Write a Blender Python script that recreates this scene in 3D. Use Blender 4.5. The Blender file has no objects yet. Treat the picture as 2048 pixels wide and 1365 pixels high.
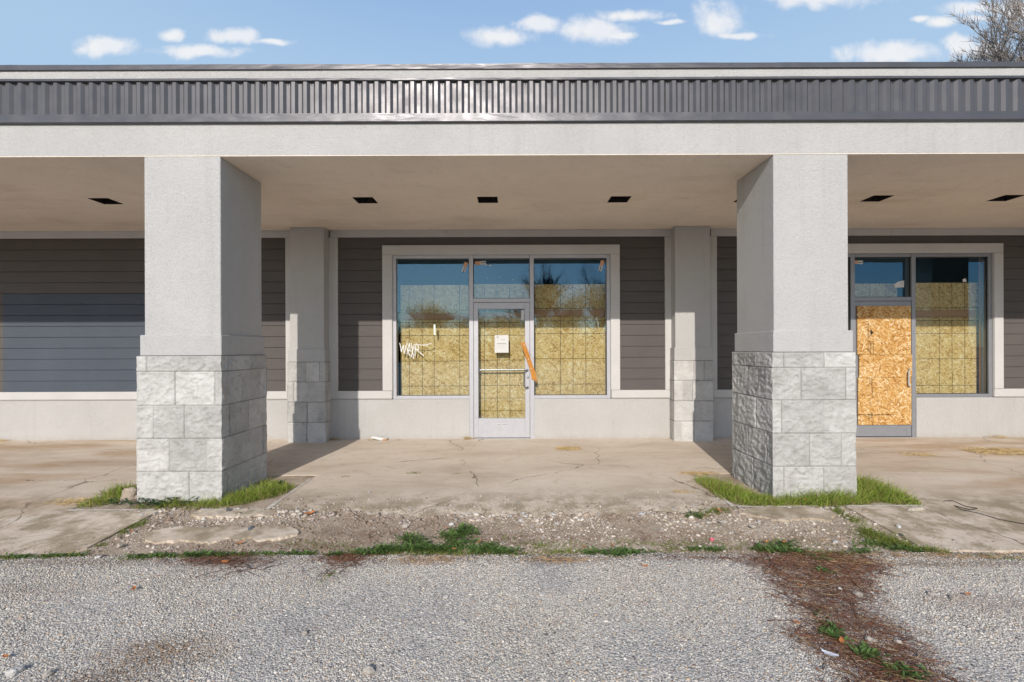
import bpy, math, random
import numpy as np
from mathutils import Vector, Matrix, noise as mnoise
R = random.Random(7)
NR = np.random.default_rng(7)
SC = bpy.context.scene
COL = SC.collection

# ------------------------------------------------------------------ camera
EYE = 1.47; FPX = 910.0; ROLL = 0.0035
cam = bpy.data.cameras.new('camera'); cam.sensor_width = 36.0; cam.lens = 36.0*FPX/2048
cam.shift_y = 15.5/2048; cam.clip_start = 0.05; cam.clip_end = 3000
cam_o = bpy.data.objects.new('camera', cam); COL.objects.link(cam_o)
cam_o.matrix_world = Matrix.Translation((0, 0, EYE)) @ Matrix.Rotation(math.pi/2, 4, 'X') @ Matrix.Rotation(-ROLL, 4, 'Z')
SC.camera = cam_o
SC.view_settings.view_transform = 'Standard'; SC.view_settings.look = 'None'
SC.view_settings.exposure = 0.47; SC.view_settings.gamma = 1.0
SC.cycles.max_bounces = 8; SC.cycles.transparent_max_bounces = 16

# ------------------------------------------------------------------ node helper
class G:
    def __init__(s, nt): s.nt = nt
    def node(s, t, ins=None, **props):
        n = s.nt.nodes.new(t)
        for k, v in props.items(): setattr(n, k, v)
        for k, v in (ins or {}).items(): s.put(n.inputs[k], v)
        return n
    def put(s, sock, v):
        if isinstance(v, bpy.types.NodeSocket): s.nt.links.new(v, sock)
        else:
            if hasattr(sock.default_value, '__len__') and len(sock.default_value) == 4 and len(v) == 3: v = (*v, 1)
            sock.default_value = v
    def math(s, op, a, b=0.0, c=None, clamp=False):
        ins = {0: a, 1: b}
        if c is not None: ins[2] = c
        return s.node('ShaderNodeMath', ins, operation=op, use_clamp=clamp).outputs[0]
    def vmath(s, op, a, b=(0, 0, 0), c=None):
        ins = {0: a, 1: b}
        if c is not None: ins[2] = c
        n = s.node('ShaderNodeVectorMath', ins, operation=op)
        return n.outputs['Value'] if op in ('LENGTH', 'DOT_PRODUCT') else n.outputs['Vector']
    def pos(s): return s.node('ShaderNodeNewGeometry').outputs['Position']
    def mapv(s, v, scale=(1, 1, 1), rot=(0, 0, 0), loc=(0, 0, 0)):
        return s.node('ShaderNodeMapping', {'Vector': v, 'Scale': scale, 'Rotation': rot, 'Location': loc}).outputs[0]
    def noise(s, v, scale, detail=4, rough=0.55, dist=0.0):
        return s.node('ShaderNodeTexNoise', {'Vector': v, 'Scale': scale, 'Detail': detail, 'Roughness': rough, 'Distortion': dist}).outputs[0]
    def ramp(s, f, stops, interp='LINEAR'):
        n = s.node('ShaderNodeValToRGB', {'Fac': f}); cr = n.color_ramp; cr.interpolation = interp
        while len(cr.elements) < len(stops): cr.elements.new(0.5)
        for e, (p, c) in zip(cr.elements, stops):
            e.position = p; e.color = (*c, 1) if hasattr(c, '__len__') else (c, c, c, 1)
        return n.outputs[0]
    def smooth(s, v, a, b):
        return s.node('ShaderNodeMapRange', {'Value': v, 'From Min': a, 'From Max': b}, interpolation_type='SMOOTHSTEP').outputs[0]
    def mix(s, f, a, b, mode='MIX'):
        n = s.node('ShaderNodeMix', data_type='RGBA', blend_type=mode)
        s.put(n.inputs[0], f); s.put(n.inputs[6], a); s.put(n.inputs[7], b)
        return n.outputs[2]
    def bump(s, h, strength=0.5, dist=0.01, nrm=None):
        ins = {'Height': h, 'Strength': strength, 'Distance': dist}
        if nrm is not None: ins['Normal'] = nrm
        return s.node('ShaderNodeBump', ins).outputs[0]

# ------------------------------------------------------------------ sun direction
DV = Vector((0.144, 1.0, -0.516)).normalized()       # the way the light travels
TO = -DV
SUN_EL = math.asin(TO.z)
# ------------------------------------------------------------------ world: Nishita sky with scattered cumulus
CLOUDS = [(213,93,64,19),(395,104,92,14),(345,72,30,13),(478,74,54,16),(545,84,42,6),
 (1000,73,72,20),(1082,50,52,18),(1190,60,74,27),(1240,72,40,8),(1262,33,80,14),(1340,45,34,6),
 (1440,40,52,36),(1478,70,50,8),(1640,-6,120,22),(1800,106,106,24),(1920,90,40,22),(1962,98,44,18),(1885,42,34,12),(1950,18,70,15),
 (1958,37,32,10),(1842,38,22,8),(2032,22,36,20),
 (-300,60,160,30),(-700,-40,220,50),(2500,-60,240,50),(2350,70,150,24),(700,-260,260,60),(1500,-330,300,60)]
world = bpy.data.worlds.new('World'); SC.world = world; world.use_nodes = True
nt = world.node_tree; nt.nodes.clear(); g = G(nt)
sky = g.node('ShaderNodeTexSky', sky_type='NISHITA', sun_disc=False)
sky.sun_elevation = SUN_EL; sky.sun_rotation = math.atan2(TO.x, TO.y)
sky.altitude = 800; sky.air_density = 1.0; sky.dust_density = 1.0; sky.ozone_density = 1.0
bg_sky = g.node('ShaderNodeBackground', {'Color': sky.outputs[0], 'Strength': 0.13})
d = g.node('ShaderNodeTexCoord').outputs['Generated']
sp = g.node('ShaderNodeSeparateXYZ', {0: d})
yy = g.math('MAXIMUM', sp.outputs[1], 0.02)
uv = g.node('ShaderNodeCombineXYZ', {0: g.math('DIVIDE', sp.outputs[0], yy), 1: g.math('DIVIDE', sp.outputs[2], yy), 2: 0.0}).outputs[0]
n1 = g.noise(uv, 16, 7, 0.62, 0.3); n2 = g.noise(g.mapv(uv, (1, 1, 1), loc=(4.1, 2.2, 0)), 9, 3, 0.5)
wig = g.node('ShaderNodeTexNoise', {'Vector': uv, 'Scale': 13.0, 'Detail': 4.0}).outputs[1]
uvw = g.vmath('ADD', uv, g.vmath('MULTIPLY', g.vmath('SUBTRACT', wig, (0.5, 0.5, 0.5)), (0.045, 0.022, 0)))
dist = None
for (cx, cy, rx, ry) in CLOUDS:
    cy = cy + (cx-1024)*ROLL
    u, v = (cx-1024)/FPX, (698-cy)/FPX; iu, iv = FPX/rx, FPX/ry
    q = g.vmath('LENGTH', g.vmath('MULTIPLY_ADD', uvw, (iu, iv, 0), (-u*iu, -v*iv, 0)))
    dist = q if dist is None else g.math('MINIMUM', dist, q)
dens = g.math('ADD', g.math('SUBTRACT', 1.0, dist), g.math('MULTIPLY', g.math('SUBTRACT', n1, 0.5), 2.1))
dens = g.smooth(dens, -0.30, 0.72)
dens = g.math('MULTIPLY', dens, g.math('GREATER_THAN', sp.outputs[1], 0.05))
dens = g.math('MULTIPLY', dens, 0.93)
ccol = g.mix(g.smooth(n2, 0.35, 0.7), (0.74, 0.76, 0.80), (0.80, 0.80, 0.80))
bg_cl = g.node('ShaderNodeBackground', {'Color': ccol, 'Strength': 0.83})
# added pale blue glow that brightens the northern half of the sky
el = g.smooth(sp.outputs[2], 0.45, 0.75)
bg_north_lift = g.node('ShaderNodeBackground', {'Color': g.mix(el, (0.47, 0.67, 0.90), (0.25, 0.45, 0.82)), 'Strength': 0.69})
north = g.math('MULTIPLY', g.smooth(sp.outputs[1], 0.0, 0.45), 0.82)
lifted_sky = g.node('ShaderNodeMixShader', {0: north, 1: bg_sky.outputs[0], 2: bg_north_lift.outputs[0]})
mx = g.node('ShaderNodeMixShader', {0: dens, 1: lifted_sky.outputs[0], 2: bg_cl.outputs[0]})
nt.links.new(mx.outputs[0], g.node('ShaderNodeOutputWorld').inputs[0])

sun = bpy.data.lights.new('sun', 'SUN'); sun.energy = 2.85; sun.angle = math.radians(0.53); sun.color = (1.0, 0.935, 0.85)
sun_o = bpy.data.objects.new('sun', sun); COL.objects.link(sun_o)
sun_o.rotation_euler = DV.to_track_quat('-Z', 'Y').to_euler(); sun_o.location = (-4, -20, 14)

# ------------------------------------------------------------------ survey helpers: photo measurements -> metres
def P(px, py, D):
    dx, dy = px-1024, py-682.5
    return Vector(((dx-ROLL*dy)/FPX*D, D, EYE+(15.5-(dy+ROLL*dx))/FPX*D))
def zg(y):
    return float(np.interp(y, [3.4, 4.2, 4.5, 7.33], [-0.07, -0.035, -0.022, 0.02]))
def GP(px, py):                       # a point of the ground
    D = 4.0
    for _ in range(12):
        yb = (py-682.5)+ROLL*(px-1024)-15.5
        D = (EYE-zg(D))*FPX/yb
    p = P(px, py, D); p.z = zg(D); return p

# ------------------------------------------------------------------ mesh helpers
class MB:
    def __init__(s): s.v = []; s.f = []; s.m = []
    def quad(s, a, b, c, d, m=0):
        i = len(s.v); s.v += [tuple(a), tuple(b), tuple(c), tuple(d)]; s.f.append((i, i+1, i+2, i+3)); s.m.append(m)
    def poly(s, pts, m=0):
        i = len(s.v); s.v += [tuple(p) for p in pts]; s.f.append(tuple(range(i, i+len(pts)))); s.m.append(m)
    def box(s, x0, x1, y0, y1, z0, z1, m=0):
        i = len(s.v)
        s.v += [(x0,y0,z0),(x1,y0,z0),(x1,y1,z0),(x0,y1,z0),(x0,y0,z1),(x1,y0,z1),(x1,y1,z1),(x0,y1,z1)]
        for f in ((0,3,2,1),(4,5,6,7),(0,1,5,4),(1,2,6,5),(2,3,7,6),(3,0,4,7)):
            s.f.append(tuple(i+k for k in f)); s.m.append(m)
        return s
    def prism(s, pts, n, m=0):        # polygon pts extruded by vector n
        i = len(s.v); k = len(pts); n = Vector(n)
        s.v += [tuple(p) for p in pts] + [tuple(Vector(p)+n) for p in pts]
        s.f.append(tuple(range(i, i+k))[::-1]); s.f.append(tuple(range(i+k, i+2*k))); s.m += [m, m]
        for j in range(k):
            a, b = i+j, i+(j+1) % k
            s.f.append((a, b, b+k, a+k)); s.m.append(m)
    def tube(s, pts, rad, n=8, m=0, caps=True):
        pts = [Vector(p) for p in pts]; rings = []
        if not hasattr(rad, '__len__'): rad = [rad]*len(pts)
        for j, p in enumerate(pts):
            t = (pts[min(j+1, len(pts)-1)]-pts[max(j-1, 0)]).normalized()
            a = t.cross(Vector((0, 0, 1)) if abs(t.z) < 0.9 else Vector((1, 0, 0))).normalized(); b = t.cross(a)
            i = len(s.v)
            for k in range(n):
                w = 2*math.pi*k/n; s.v.append(tuple(p+(a*math.cos(w)+b*math.sin(w))*rad[j]))
            rings.append(i)
        for r0, r1 in zip(rings, rings[1:]):
            for k in range(n):
                s.f.append((r0+k, r0+(k+1) % n, r1+(k+1) % n, r1+k)); s.m.append(m)
        if caps:
            s.f.append(tuple(range(rings[0], rings[0]+n))); s.f.append(tuple(range(rings[-1], rings[-1]+n))[::-1]); s.m += [m, m]
    def build(s, name, mats, parent=None, origin=(0, 0, 0), bevel=0.0, smooth=False):
        me = bpy.data.meshes.new(name); o3 = Vector(origin)
        me.from_pydata([tuple(Vector(v)-o3) for v in s.v], [], s.f)
        if not hasattr(mats, '__len__'): mats = [mats]
        for m in mats: me.materials.append(m)
        if len(mats) > 1: me.polygons.foreach_set('material_index', s.m)
        me.update()
        return link(name, me, parent, origin, bevel, smooth)
def link(name, me, parent=None, origin=(0, 0, 0), bevel=0.0, smooth=False):
    o = bpy.data.objects.new(name, me); COL.objects.link(o)
    o.location = origin
    if parent is not None:
        o.parent = parent; o.location = Vector(origin)-WORLD[parent.name]
    WORLD[o.name] = Vector(origin)
    if smooth: me.polygons.foreach_set('use_smooth', [True]*len(me.polygons)); me.update()
    if bevel:
        b = o.modifiers.new('bevel', 'BEVEL'); b.width = bevel; b.segments = 1; b.limit_method = 'ANGLE'
    return o
WORLD = {}
def empty(name, loc):
    o = bpy.data.objects.new(name, None); COL.objects.link(o); o.location = loc; WORLD[o.name] = Vector(loc); return o
def tag(o, label=None, cat=None, group=None, kind=None):
    for k, v in (('label', label), ('category', cat), ('group', group), ('kind', kind)):
        if v: o[k] = v
    return o
def npmesh(name, V, F, mat, cols=None, parent=None, origin=(0, 0, 0), smooth=False):
    """V (n,3); F (m,k) all faces the same size; cols (n,3) albedo per vertex"""
    me = bpy.data.meshes.new(name); n, (m, k) = len(V), F.shape
    V = V-np.array(origin)[None]
    me.vertices.add(n); me.vertices.foreach_set('co', V.astype(np.float32).ravel())
    me.loops.add(m*k); me.loops.foreach_set('vertex_index', F.astype(np.int32).ravel())
    me.polygons.add(m); me.polygons.foreach_set('loop_start', (np.arange(m)*k).astype(np.int32))
    me.update(calc_edges=True)
    if cols is not None:
        a = me.color_attributes.new('tone', 'FLOAT_COLOR', 'POINT')
        a.data.foreach_set('color', np.concatenate([cols, np.ones((n, 1))], 1).astype(np.float32).ravel())
    me.materials.append(mat)
    return link(name, me, parent, origin, 0, smooth)
def nz(x, y, z=0.0, s=1.0): return mnoise.noise(Vector((x*s, y*s, z*s)))

# ------------------------------------------------------------------ materials
def M(name, rough=0.8, spec=0.3):
    m = bpy.data.materials.new(name); m.use_nodes = True; nt = m.node_tree; g = G(nt)
    b = nt.nodes['Principled BSDF']; b.inputs['Roughness'].default_value = rough; b.inputs['Specular IOR Level'].default_value = spec
    return m, g, b
def flat(name, c, rough=0.7, spec=0.3, metal=0.0, var=0.12, vs=30):
    m, g, b = M(name, rough, spec); b.inputs['Metallic'].default_value = metal
    n = g.noise(g.pos(), vs, 4)
    c = Vector(c); g.put(b.inputs['Base Color'], g.ramp(n, [(0.3, tuple(c*(1-var))), (0.7, tuple(c*(1+var)))]))
    return m
def stucco(name, c, grain=1.0, stain=None):
    m, g, b = M(name, 0.92, 0.15); p = g.pos(); c = Vector(c)
    big = g.noise(p, 1.3, 5, 0.6); fine = g.noise(p, 38, 4, 0.65, 1.6)
    col = g.ramp(big, [(0.3, tuple(c*0.94)), (0.7, tuple(c*1.04))])
    col = g.mix(g.smooth(fine, 0.25, 0.5), g.mix(0.2, col, (0.17, 0.16, 0.145)), col)
    stk = g.noise(g.mapv(p, (7, 7, 0.55)), 1.0, 5, 0.6)
    col = g.mix(g.math('MULTIPLY', g.smooth(stk, 0.53, 0.72), 0.16), col, tuple(c*0.62))
    if stain:
        s = g.noise(g.mapv(p, (0.55, 1.5, 1.5)), 1.0, 6, 0.65)
        col = g.mix(g.math('MULTIPLY', g.smooth(s, 0.52, 0.74), 0.4), col, stain)
    # dirt splashed up from the ground
    z = g.node('ShaderNodeSeparateXYZ', {0: p}).outputs[2]
    sp_ = g.math('MULTIPLY', g.smooth(g.math('ADD', z, g.math('MULTIPLY', g.noise(p, 9, 4), 0.18)), 0.22, 0.06), 0.35)
    col = g.mix(sp_, col, (0.33, 0.26, 0.19))
    g.put(b.inputs['Base Color'], col)
    h = g.math('ADD', g.noise(p, 42, 4, 0.65, 1.8), g.math('MULTIPLY', g.noise(p, 160, 2), 0.5))
    g.put(b.inputs['Normal'], g.bump(h, 0.8*grain, 0.014))
    return m
STUCCO = stucco('painted_stucco', (0.485, 0.474, 0.458))
STUCCO_C = stucco('soffit_stucco', (0.88, 0.765, 0.65), 0.9, (0.55, 0.42, 0.30))  # warm bounce from the ground is put into this tan base colour
def woodpaint(name, c, grain=0.6, axis='x', spec=0.3):
    m, g, b = M(name, 0.62, spec); p = g.pos(); c = Vector(c)
    sc = {'x': (3, 1, 60), 'z': (60, 1, 3)}[axis]
    gr = g.noise(g.mapv(p, sc), 1.0, 4, 0.6, 1.6)
    big = g.noise(p, 1.7, 4)
    col = g.ramp(big, [(0.3, tuple(c*0.93)), (0.7, tuple(c*1.05))])
    col = g.mix(g.math('MULTIPLY', g.smooth(gr, 0.5, 0.25), 0.14), col, tuple(c*0.5))
    g.put(b.inputs['Base Color'], col); g.put(b.inputs['Normal'], g.bump(gr, grain, 0.004))
    return m
SIDING = woodpaint('brown_grey_siding', (0.110, 0.099, 0.093), 0.9, 'x', 0.02)
SIDING_B = woodpaint('blue_grey_siding', (0.080, 0.092, 0.112), 0.9, 'x', 0.02)
TRIM = woodpaint('white_trim_paint', (0.50, 0.488, 0.472), 0.35)
TRIMV = woodpaint('white_trim_paint_upright', (0.50, 0.488, 0.472), 0.35, 'z')
def stone_mat():
    m, g, b = M('split_face_stone', 0.9, 0.2); p = g.pos()
    blot = g.noise(p, 4.5, 6, 0.65, 0.5); vein = g.noise(g.mapv(p, (1, 1, 1.9)), 13, 8, 0.75, 0.6)
    a = g.node('ShaderNodeAttribute', attribute_name='tone').outputs[0]
    col = g.ramp(blot, [(0.3, (0.40, 0.385, 0.362)), (0.5, (0.49, 0.476, 0.452)), (0.7, (0.55, 0.537, 0.512))])
    col = g.mix(g.math('MULTIPLY', g.smooth(vein, 0.44, 0.34), 0.60), col, (0.24, 0.23, 0.215))
    crk = g.math('ABSOLUTE', g.math('SUBTRACT', g.noise(p, 7.0, 7, 0.66, 1.0), 0.5))
    col = g.mix(1.0, col, a, 'MULTIPLY')
    g.put(b.inputs['Base Color'], col)
    g.put(b.inputs['Normal'], g.bump(g.math('ADD', g.noise(p, 45, 6, 0.75), g.math('MULTIPLY', g.smooth(crk, 0.0, 0.035), 0.30)), 0.6, 0.010))
    return m
STONE = stone_mat()
def metal_mat(name, c, rough, wav=0.35, wscale=(3.2, 3.2, 14)):
    m, g, b = M(name, rough, 0.30); p = g.pos()
    b.inputs['Metallic'].default_value = 0.5
    c = Vector(c); n = g.noise(p, 3.5, 4)
    g.put(b.inputs['Base Color'], g.ramp(n, [(0.3, tuple(c*0.92)), (0.7, tuple(c*1.08))]))
    g.put(b.inputs['Roughness'], g.ramp(g.noise(p, 6, 3), [(0.3, rough*0.85), (0.7, rough*1.15)]))
    g.put(b.inputs['Normal'], g.bump(g.noise(g.mapv(p, wscale), 1.0, 2, 0.4), wav, 0.03))
    return m
ROOF_METAL = metal_mat('charcoal_metal', (0.105, 0.103, 0.109), 0.40)
RIB_METAL = metal_mat('charcoal_ribbed_metal', (0.105, 0.102, 0.107), 0.43, 0.12, (2.0, 2.0, 1.0))
ALU_W = flat('pale_aluminium', (0.43, 0.43, 0.455), 0.42, 0.5, 0.15, 0.05, 12)
ALU_G = flat('grey_aluminium', (0.25, 0.255, 0.275), 0.42, 0.5, 0.25, 0.05, 12)
CHROME = flat('brushed_handle', (0.26, 0.26, 0.27), 0.34, 0.6, 0.8, 0.06, 20)
BLACK = flat('black_gasket', (0.015, 0.015, 0.016), 0.6)
DARKROOM = flat('dark_interior', (0.10, 0.095, 0.09), 0.95)
RECESS = flat('rusty_dark_recess', (0.028, 0.022, 0.019), 0.9, 0.2, 0, 0.5, 14)
PAPER = flat('paper', (0.58, 0.575, 0.56), 0.8, 0.2, 0, 0.03)
ORANGE = flat('orange_strip', (0.44, 0.185, 0.026), 0.55, 0.4, 0, 0.22, 45)
STICK_O = flat('salmon_sticker', (0.62, 0.33, 0.20), 0.6)
WHITEPAINT = flat('white_paint_marker', (0.68, 0.68, 0.67), 0.5)
INK = flat('black_ink', (0.02, 0.018, 0.016), 0.7)
GREYINK = flat('grey_ink', (0.25, 0.25, 0.25), 0.7)
LUMBER = woodpaint('bare_lumber', (0.42, 0.25, 0.14), 0.5)
def glass_mat():
    m = bpy.data.materials.new('window_glass'); m.use_nodes = True; nt = m.node_tree; nt.nodes.clear(); g = G(nt)
    fa = g.node('ShaderNodeLayerWeight', {'Blend': 0.5}).outputs['Facing']
    fac = g.math('ADD', g.math('MULTIPLY', g.math('POWER', fa, 5.0), 0.9), 0.060, clamp=True)
    tr = g.node('ShaderNodeBsdfTransparent', {'Color': (0.93, 0.945, 0.935)})
    gl = g.node('ShaderNodeBsdfGlossy', {'Color': (0.30, 0.60, 0.90), 'Roughness': 0.0})
    bp = g.bump(g.noise(g.pos(), 1.2, 1), 0.006, 0.02); g.put(gl.inputs['Normal'], bp)
    ms = g.node('ShaderNodeMixShader', {0: fac, 1: tr.outputs[0], 2: gl.outputs[0]})
    nt.links.new(ms.outputs[0], g.node('ShaderNodeOutputMaterial').inputs[0]); return m
GLASS = glass_mat()
def osb_mat(name, stops, seed, fs):
    m, g, b = M(name, 0.75, 0.25)
    p = g.vmath('ADD', g.pos(), (seed*3.7, 0, seed*1.9)); lay = []
    p = g.vmath('ADD', p, g.vmath('MULTIPLY', g.node('ShaderNodeTexNoise', {'Vector': p, 'Scale': 26.0, 'Detail': 2.0}).outputs[1], (0.0035, 0, 0.0035)))
    for k, (ang, sc) in enumerate(((20, 1.0), (75, 1.15), (132, 0.9), (-28, 1.35))):
        q = g.mapv(p, (1, 1, 1), (0, math.radians(ang), 0)); q = g.mapv(q, (14*sc*fs, 0, 46*sc*fs), loc=(k*5.3, 0, k*2.1))
        lay.append(g.node('ShaderNodeTexVoronoi', {'Vector': q, 'Scale': 1.0, 'Randomness': 1.0}, voronoi_dimensions='3D').outputs['Color'])
    sel = [g.node('ShaderNodeSeparateColor', {0: c}) for c in lay]
    val = sel[0].outputs[0]; lev = sel[0].outputs[1]
    for s_ in sel[1:]:
        top = g.math('GREATER_THAN', s_.outputs[1], lev)
        val = g.node('ShaderNodeMix', {0: top, 2: val, 3: s_.outputs[0]}).outputs[0]
        lev = g.math('MAXIMUM', lev, s_.outputs[1])
    fine = g.noise(g.mapv(p, (1, 1, 1)), 190, 2)
    val = g.math('ADD', val, g.math('MULTIPLY', g.math('SUBTRACT', fine, 0.5), 0.55))
    val = g.math('ADD', val, g.math('MULTIPLY', g.math('SUBTRACT', g.noise(p, 3.0, 2), 0.5), 0.5))
    g.put(b.inputs['Base Color'], g.ramp(val, stops)); g.put(b.inputs['Normal'], g.bump(val, 0.3, 0.004))
    return m
OSB = osb_mat('yellow_strand_board', [(0.0, (0.36, 0.215, 0.075)), (0.22, (0.53, 0.36, 0.13)), (0.55, (0.63, 0.465, 0.205)), (0.85, (0.69, 0.53, 0.275)), (1.0, (0.76, 0.655, 0.43))], 1, 1.35)
OSB_O = osb_mat('orange_strand_board', [(0.0, (0.28, 0.125, 0.03)), (0.25, (0.43, 0.22, 0.06)), (0.55, (0.51, 0.295, 0.098)), (0.82, (0.58, 0.39, 0.175)), (1.0, (0.68, 0.54, 0.35))], 2, 1.2)
def tone_mat(name, rough=0.9, spec=0.2, sub=0.0):
    m, g, b = M(name, rough, spec)
    a = g.node('ShaderNodeAttribute', attribute_name='tone').outputs[0]
    g.put(b.inputs['Base Color'], a)
    if sub:
        b.inputs['Subsurface Weight'].default_value = 0.0
        b.inputs['Transmission Weight'].default_value = 0.0
    return m
PEBBLE = tone_mat('loose_stone', 0.85)
def leaf_mat():
    m = bpy.data.materials.new('green_leaf'); m.use_nodes = True; nt = m.node_tree; nt.nodes.clear(); g = G(nt)
    a = g.node('ShaderNodeAttribute', attribute_name='tone').outputs[0]
    df = g.node('ShaderNodeBsdfPrincipled', {'Base Color': a, 'Roughness': 0.55, 'Specular IOR Level': 0.3})
    tl = g.node('ShaderNodeBsdfTranslucent', {'Color': a})
    ms = g.node('ShaderNodeMixShader', {0: 0.38, 1: df.outputs[0], 2: tl.outputs[0]})
    nt.links.new(ms.outputs[0], g.node('ShaderNodeOutputMaterial').inputs[0]); return m
LEAFY = leaf_mat()
TWIG = tone_mat('dry_twig', 0.85)
BARK = tone_mat('grey_bark', 0.9)
def concrete_mat():
    m, g, b = M('weathered_concrete', 0.9, 0.2); p = g.pos()
    big = g.noise(g.mapv(p, (0.5, 1.2, 1)), 1.3, 7, 0.62, 0.4); mid = g.noise(p, 7, 6, 0.65); fine = g.noise(p, 130, 3, 0.7)
    col = g.ramp(big, [(0.28, (0.45, 0.365, 0.28)), (0.5, (0.59, 0.50, 0.405)), (0.72, (0.66, 0.575, 0.48))])
    col = g.mix(g.math('MULTIPLY', g.smooth(mid, 0.5, 0.75), 0.35), col, (0.36, 0.27, 0.18))
    col = g.mix(g.math('MULTIPLY', g.smooth(fine, 0.55, 0.75), 0.35), col, (0.22, 0.16, 0.12))
    col = g.mix(g.math('MULTIPLY', g.smooth(g.noise(p, 75, 2), 0.68, 0.74), 0.7), col, (0.66, 0.62, 0.57))
    s = g.node('ShaderNodeSeparateXYZ', {0: p})
    # rust-brown wash on the far slabs and mossy grime along the crumbling edge
    wash = g.math('MULTIPLY', g.smooth(g.math('ABSOLUTE', s.outputs[0]), 3.4, 6.0), g.smooth(g.noise(g.mapv(p, (0.35, 1.6, 1)), 1.6, 5, 0.6), 0.42, 0.62))
    col = g.mix(g.math('MULTIPLY', wash, 0.55), col, (0.36, 0.22, 0.11))
    edge = g.math('MULTIPLY', g.smooth(s.outputs[1], 5.0, 4.25), g.smooth(g.noise(p, 4.0, 7, 0.72), 0.40, 0.60))
    col = g.mix(g.math('MULTIPLY', edge, 0.75), col, (0.24, 0.19, 0.115))
    scuff = g.smooth(g.noise(g.mapv(p, (1.4, 4.5, 1)), 3.0, 6, 0.7), 0.64, 0.70)
    col = g.mix(g.math('MULTIPLY', scuff, 0.30), col, (0.60, 0.565, 0.53))
    # hairline cracks
    cw = g.vmath('ADD', p, g.vmath('MULTIPLY', g.node('ShaderNodeTexNoise', {'Vector': p, 'Scale': 3.0, 'Detail': 5.0}).outputs[1], (0.35, 0.35, 0)))
    ck = g.node('ShaderNodeTexVoronoi', {'Vector': cw, 'Scale': 0.62}, feature='DISTANCE_TO_EDGE').outputs[0]
    crack = g.math('MULTIPLY', g.smooth(ck, 0.0045, 0.0015), g.smooth(g.noise(p, 0.9, 2), 0.47, 0.55))
    col = g.mix(g.math('MULTIPLY', crack, 0.75), col, (0.14, 0.105, 0.075))
    g.put(b.inputs['Base Color'], col)
    h = g.math('ADD', g.math('MULTIPLY', g.noise(p, 90, 4, 0.7), 0.5), g.math('SUBTRACT', mid, crack))
    g.put(b.inputs['Normal'], g.bump(h, 0.35, 0.01))
    return m
CONC = concrete_mat()
def dirt_mat():
    m, g, b = M('crumbled_dirt', 0.95, 0.1); p = g.pos()
    a = g.noise(p, 3.2, 6, 0.65); f = g.noise(p, 60, 5, 0.75)
    col = g.ramp(a, [(0.3, (0.28, 0.21, 0.15)), (0.5, (0.47, 0.38, 0.29)), (0.7, (0.60, 0.51, 0.41))])
    col = g.mix(g.math('MULTIPLY', g.smooth(f, 0.5, 0.7), 0.6), col, (0.13, 0.095, 0.07))
    g.put(b.inputs['Base Color'], col); g.put(b.inputs['Normal'], g.bump(f, 0.9, 0.02))
    return m
DIRT = dirt_mat()
def asphalt_mat():
    m, g, b = M('chip_seal_binder', 0.9, 0.25); p = g.pos()
    v = g.node('ShaderNodeTexVoronoi', {'Vector': p, 'Scale': 85.0}, voronoi_dimensions='3D')
    r = g.node('ShaderNodeSeparateColor', {0: v.outputs['Color']}).outputs[0]
    st = g.ramp(r, [(0.0, (0.22, 0.215, 0.21)), (0.3, (0.38, 0.365, 0.345)), (0.65, (0.50, 0.475, 0.44)), (1.0, (0.62, 0.59, 0.545))])
    gap = g.smooth(v.outputs['Distance'], 0.80, 0.5)
    dk = g.ramp(g.noise(p, 2.2, 5), [(0.35, (0.27, 0.25, 0.228)), (0.65, (0.37, 0.345, 0.315))])
    g.put(b.inputs['Base Color'], g.mix(gap, dk, st))
    g.put(b.inputs['Normal'], g.bump(g.math('SUBTRACT', 1.0, v.outputs['Distance']), 0.6, 0.012))
    return m
ASPH = asphalt_mat()
EARTH = flat('far_field', (0.17, 0.15, 0.10), 0.95, 0.1, 0, 0.3, 0.2)

# ================================================================== THE BUILDING
B = empty('shop_building', (0.0, 7.33, 0.0))
tag(B, 'low pale stucco shop row with charcoal ribbed metal fascia, stone-based columns and boarded storefronts', 'building')
XL, XR = -14.0, 16.0
WY = 7.33
# deep beam, parapet, metal fascia
MB().box(XL, XR, 4.50, 4.72, 3.3912, 3.735).build('beam', STUCCO, B, (0, 4.5, 3.384))
MB().box(XL, XR, 4.505, 4.70, 3.737, 4.281).build('parapet', STUCCO, B, (0, 4.5, 3.74))
def strip(name, joints, y0, y1, z0, z1, lip, mat, tilt=0.003):
    mb = MB(); xs = [XL]+joints+[XR]
    for i, (a, b) in enumerate(zip(xs, xs[1:])):
        o = 0.0022*(i % 2)
        prof = [(y0-o, z0+lip), (y0-o+0.006, z0), (y0-o+0.03, z0-0.004), (y1, z0-0.004), (y1, z1+0.006), (y0-o+tilt, z1+o*0.4)]
        n = max(2, int((b-a)/0.12)); pv = None
        for k in range(n+1):
            x = a+(b-a)*k/n; w = 0.0018*nz(x, i*7.0, 0, 2.3)+0.0012*nz(x, 3, i, 6.0)
            row = [(x, y-(w if q in (0, 5) else 0), z+(w*0.7 if q == 5 else 0)) for q, (y, z) in enumerate(prof)]
            if pv:
                for q in range(6): mb.quad(pv[q], row[q], row[(q+1) % 6], pv[(q+1) % 6])
            else: mb.poly(row)
            pv = row
        mb.poly(pv[::-1])
    return mb.build(name, mat, B, (0, y0, z0))
strip('coping', [-6.9, -1.87, 0.03, 4.9, 9.0], 4.490, 4.72, 4.233, 4.287, 0.004, ROOF_METAL)
strip('upper_flashing', [-8.0, -2.6, 2.0, 6.3], 4.466, 4.506, 4.110, 4.135, 0.003, ROOF_METAL)
strip('lower_flashing', [-4.27, -1.13, 1.98, 8.4], 4.466, 4.499, 3.704, 3.787, 0.004, ROOF_METAL)
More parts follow.
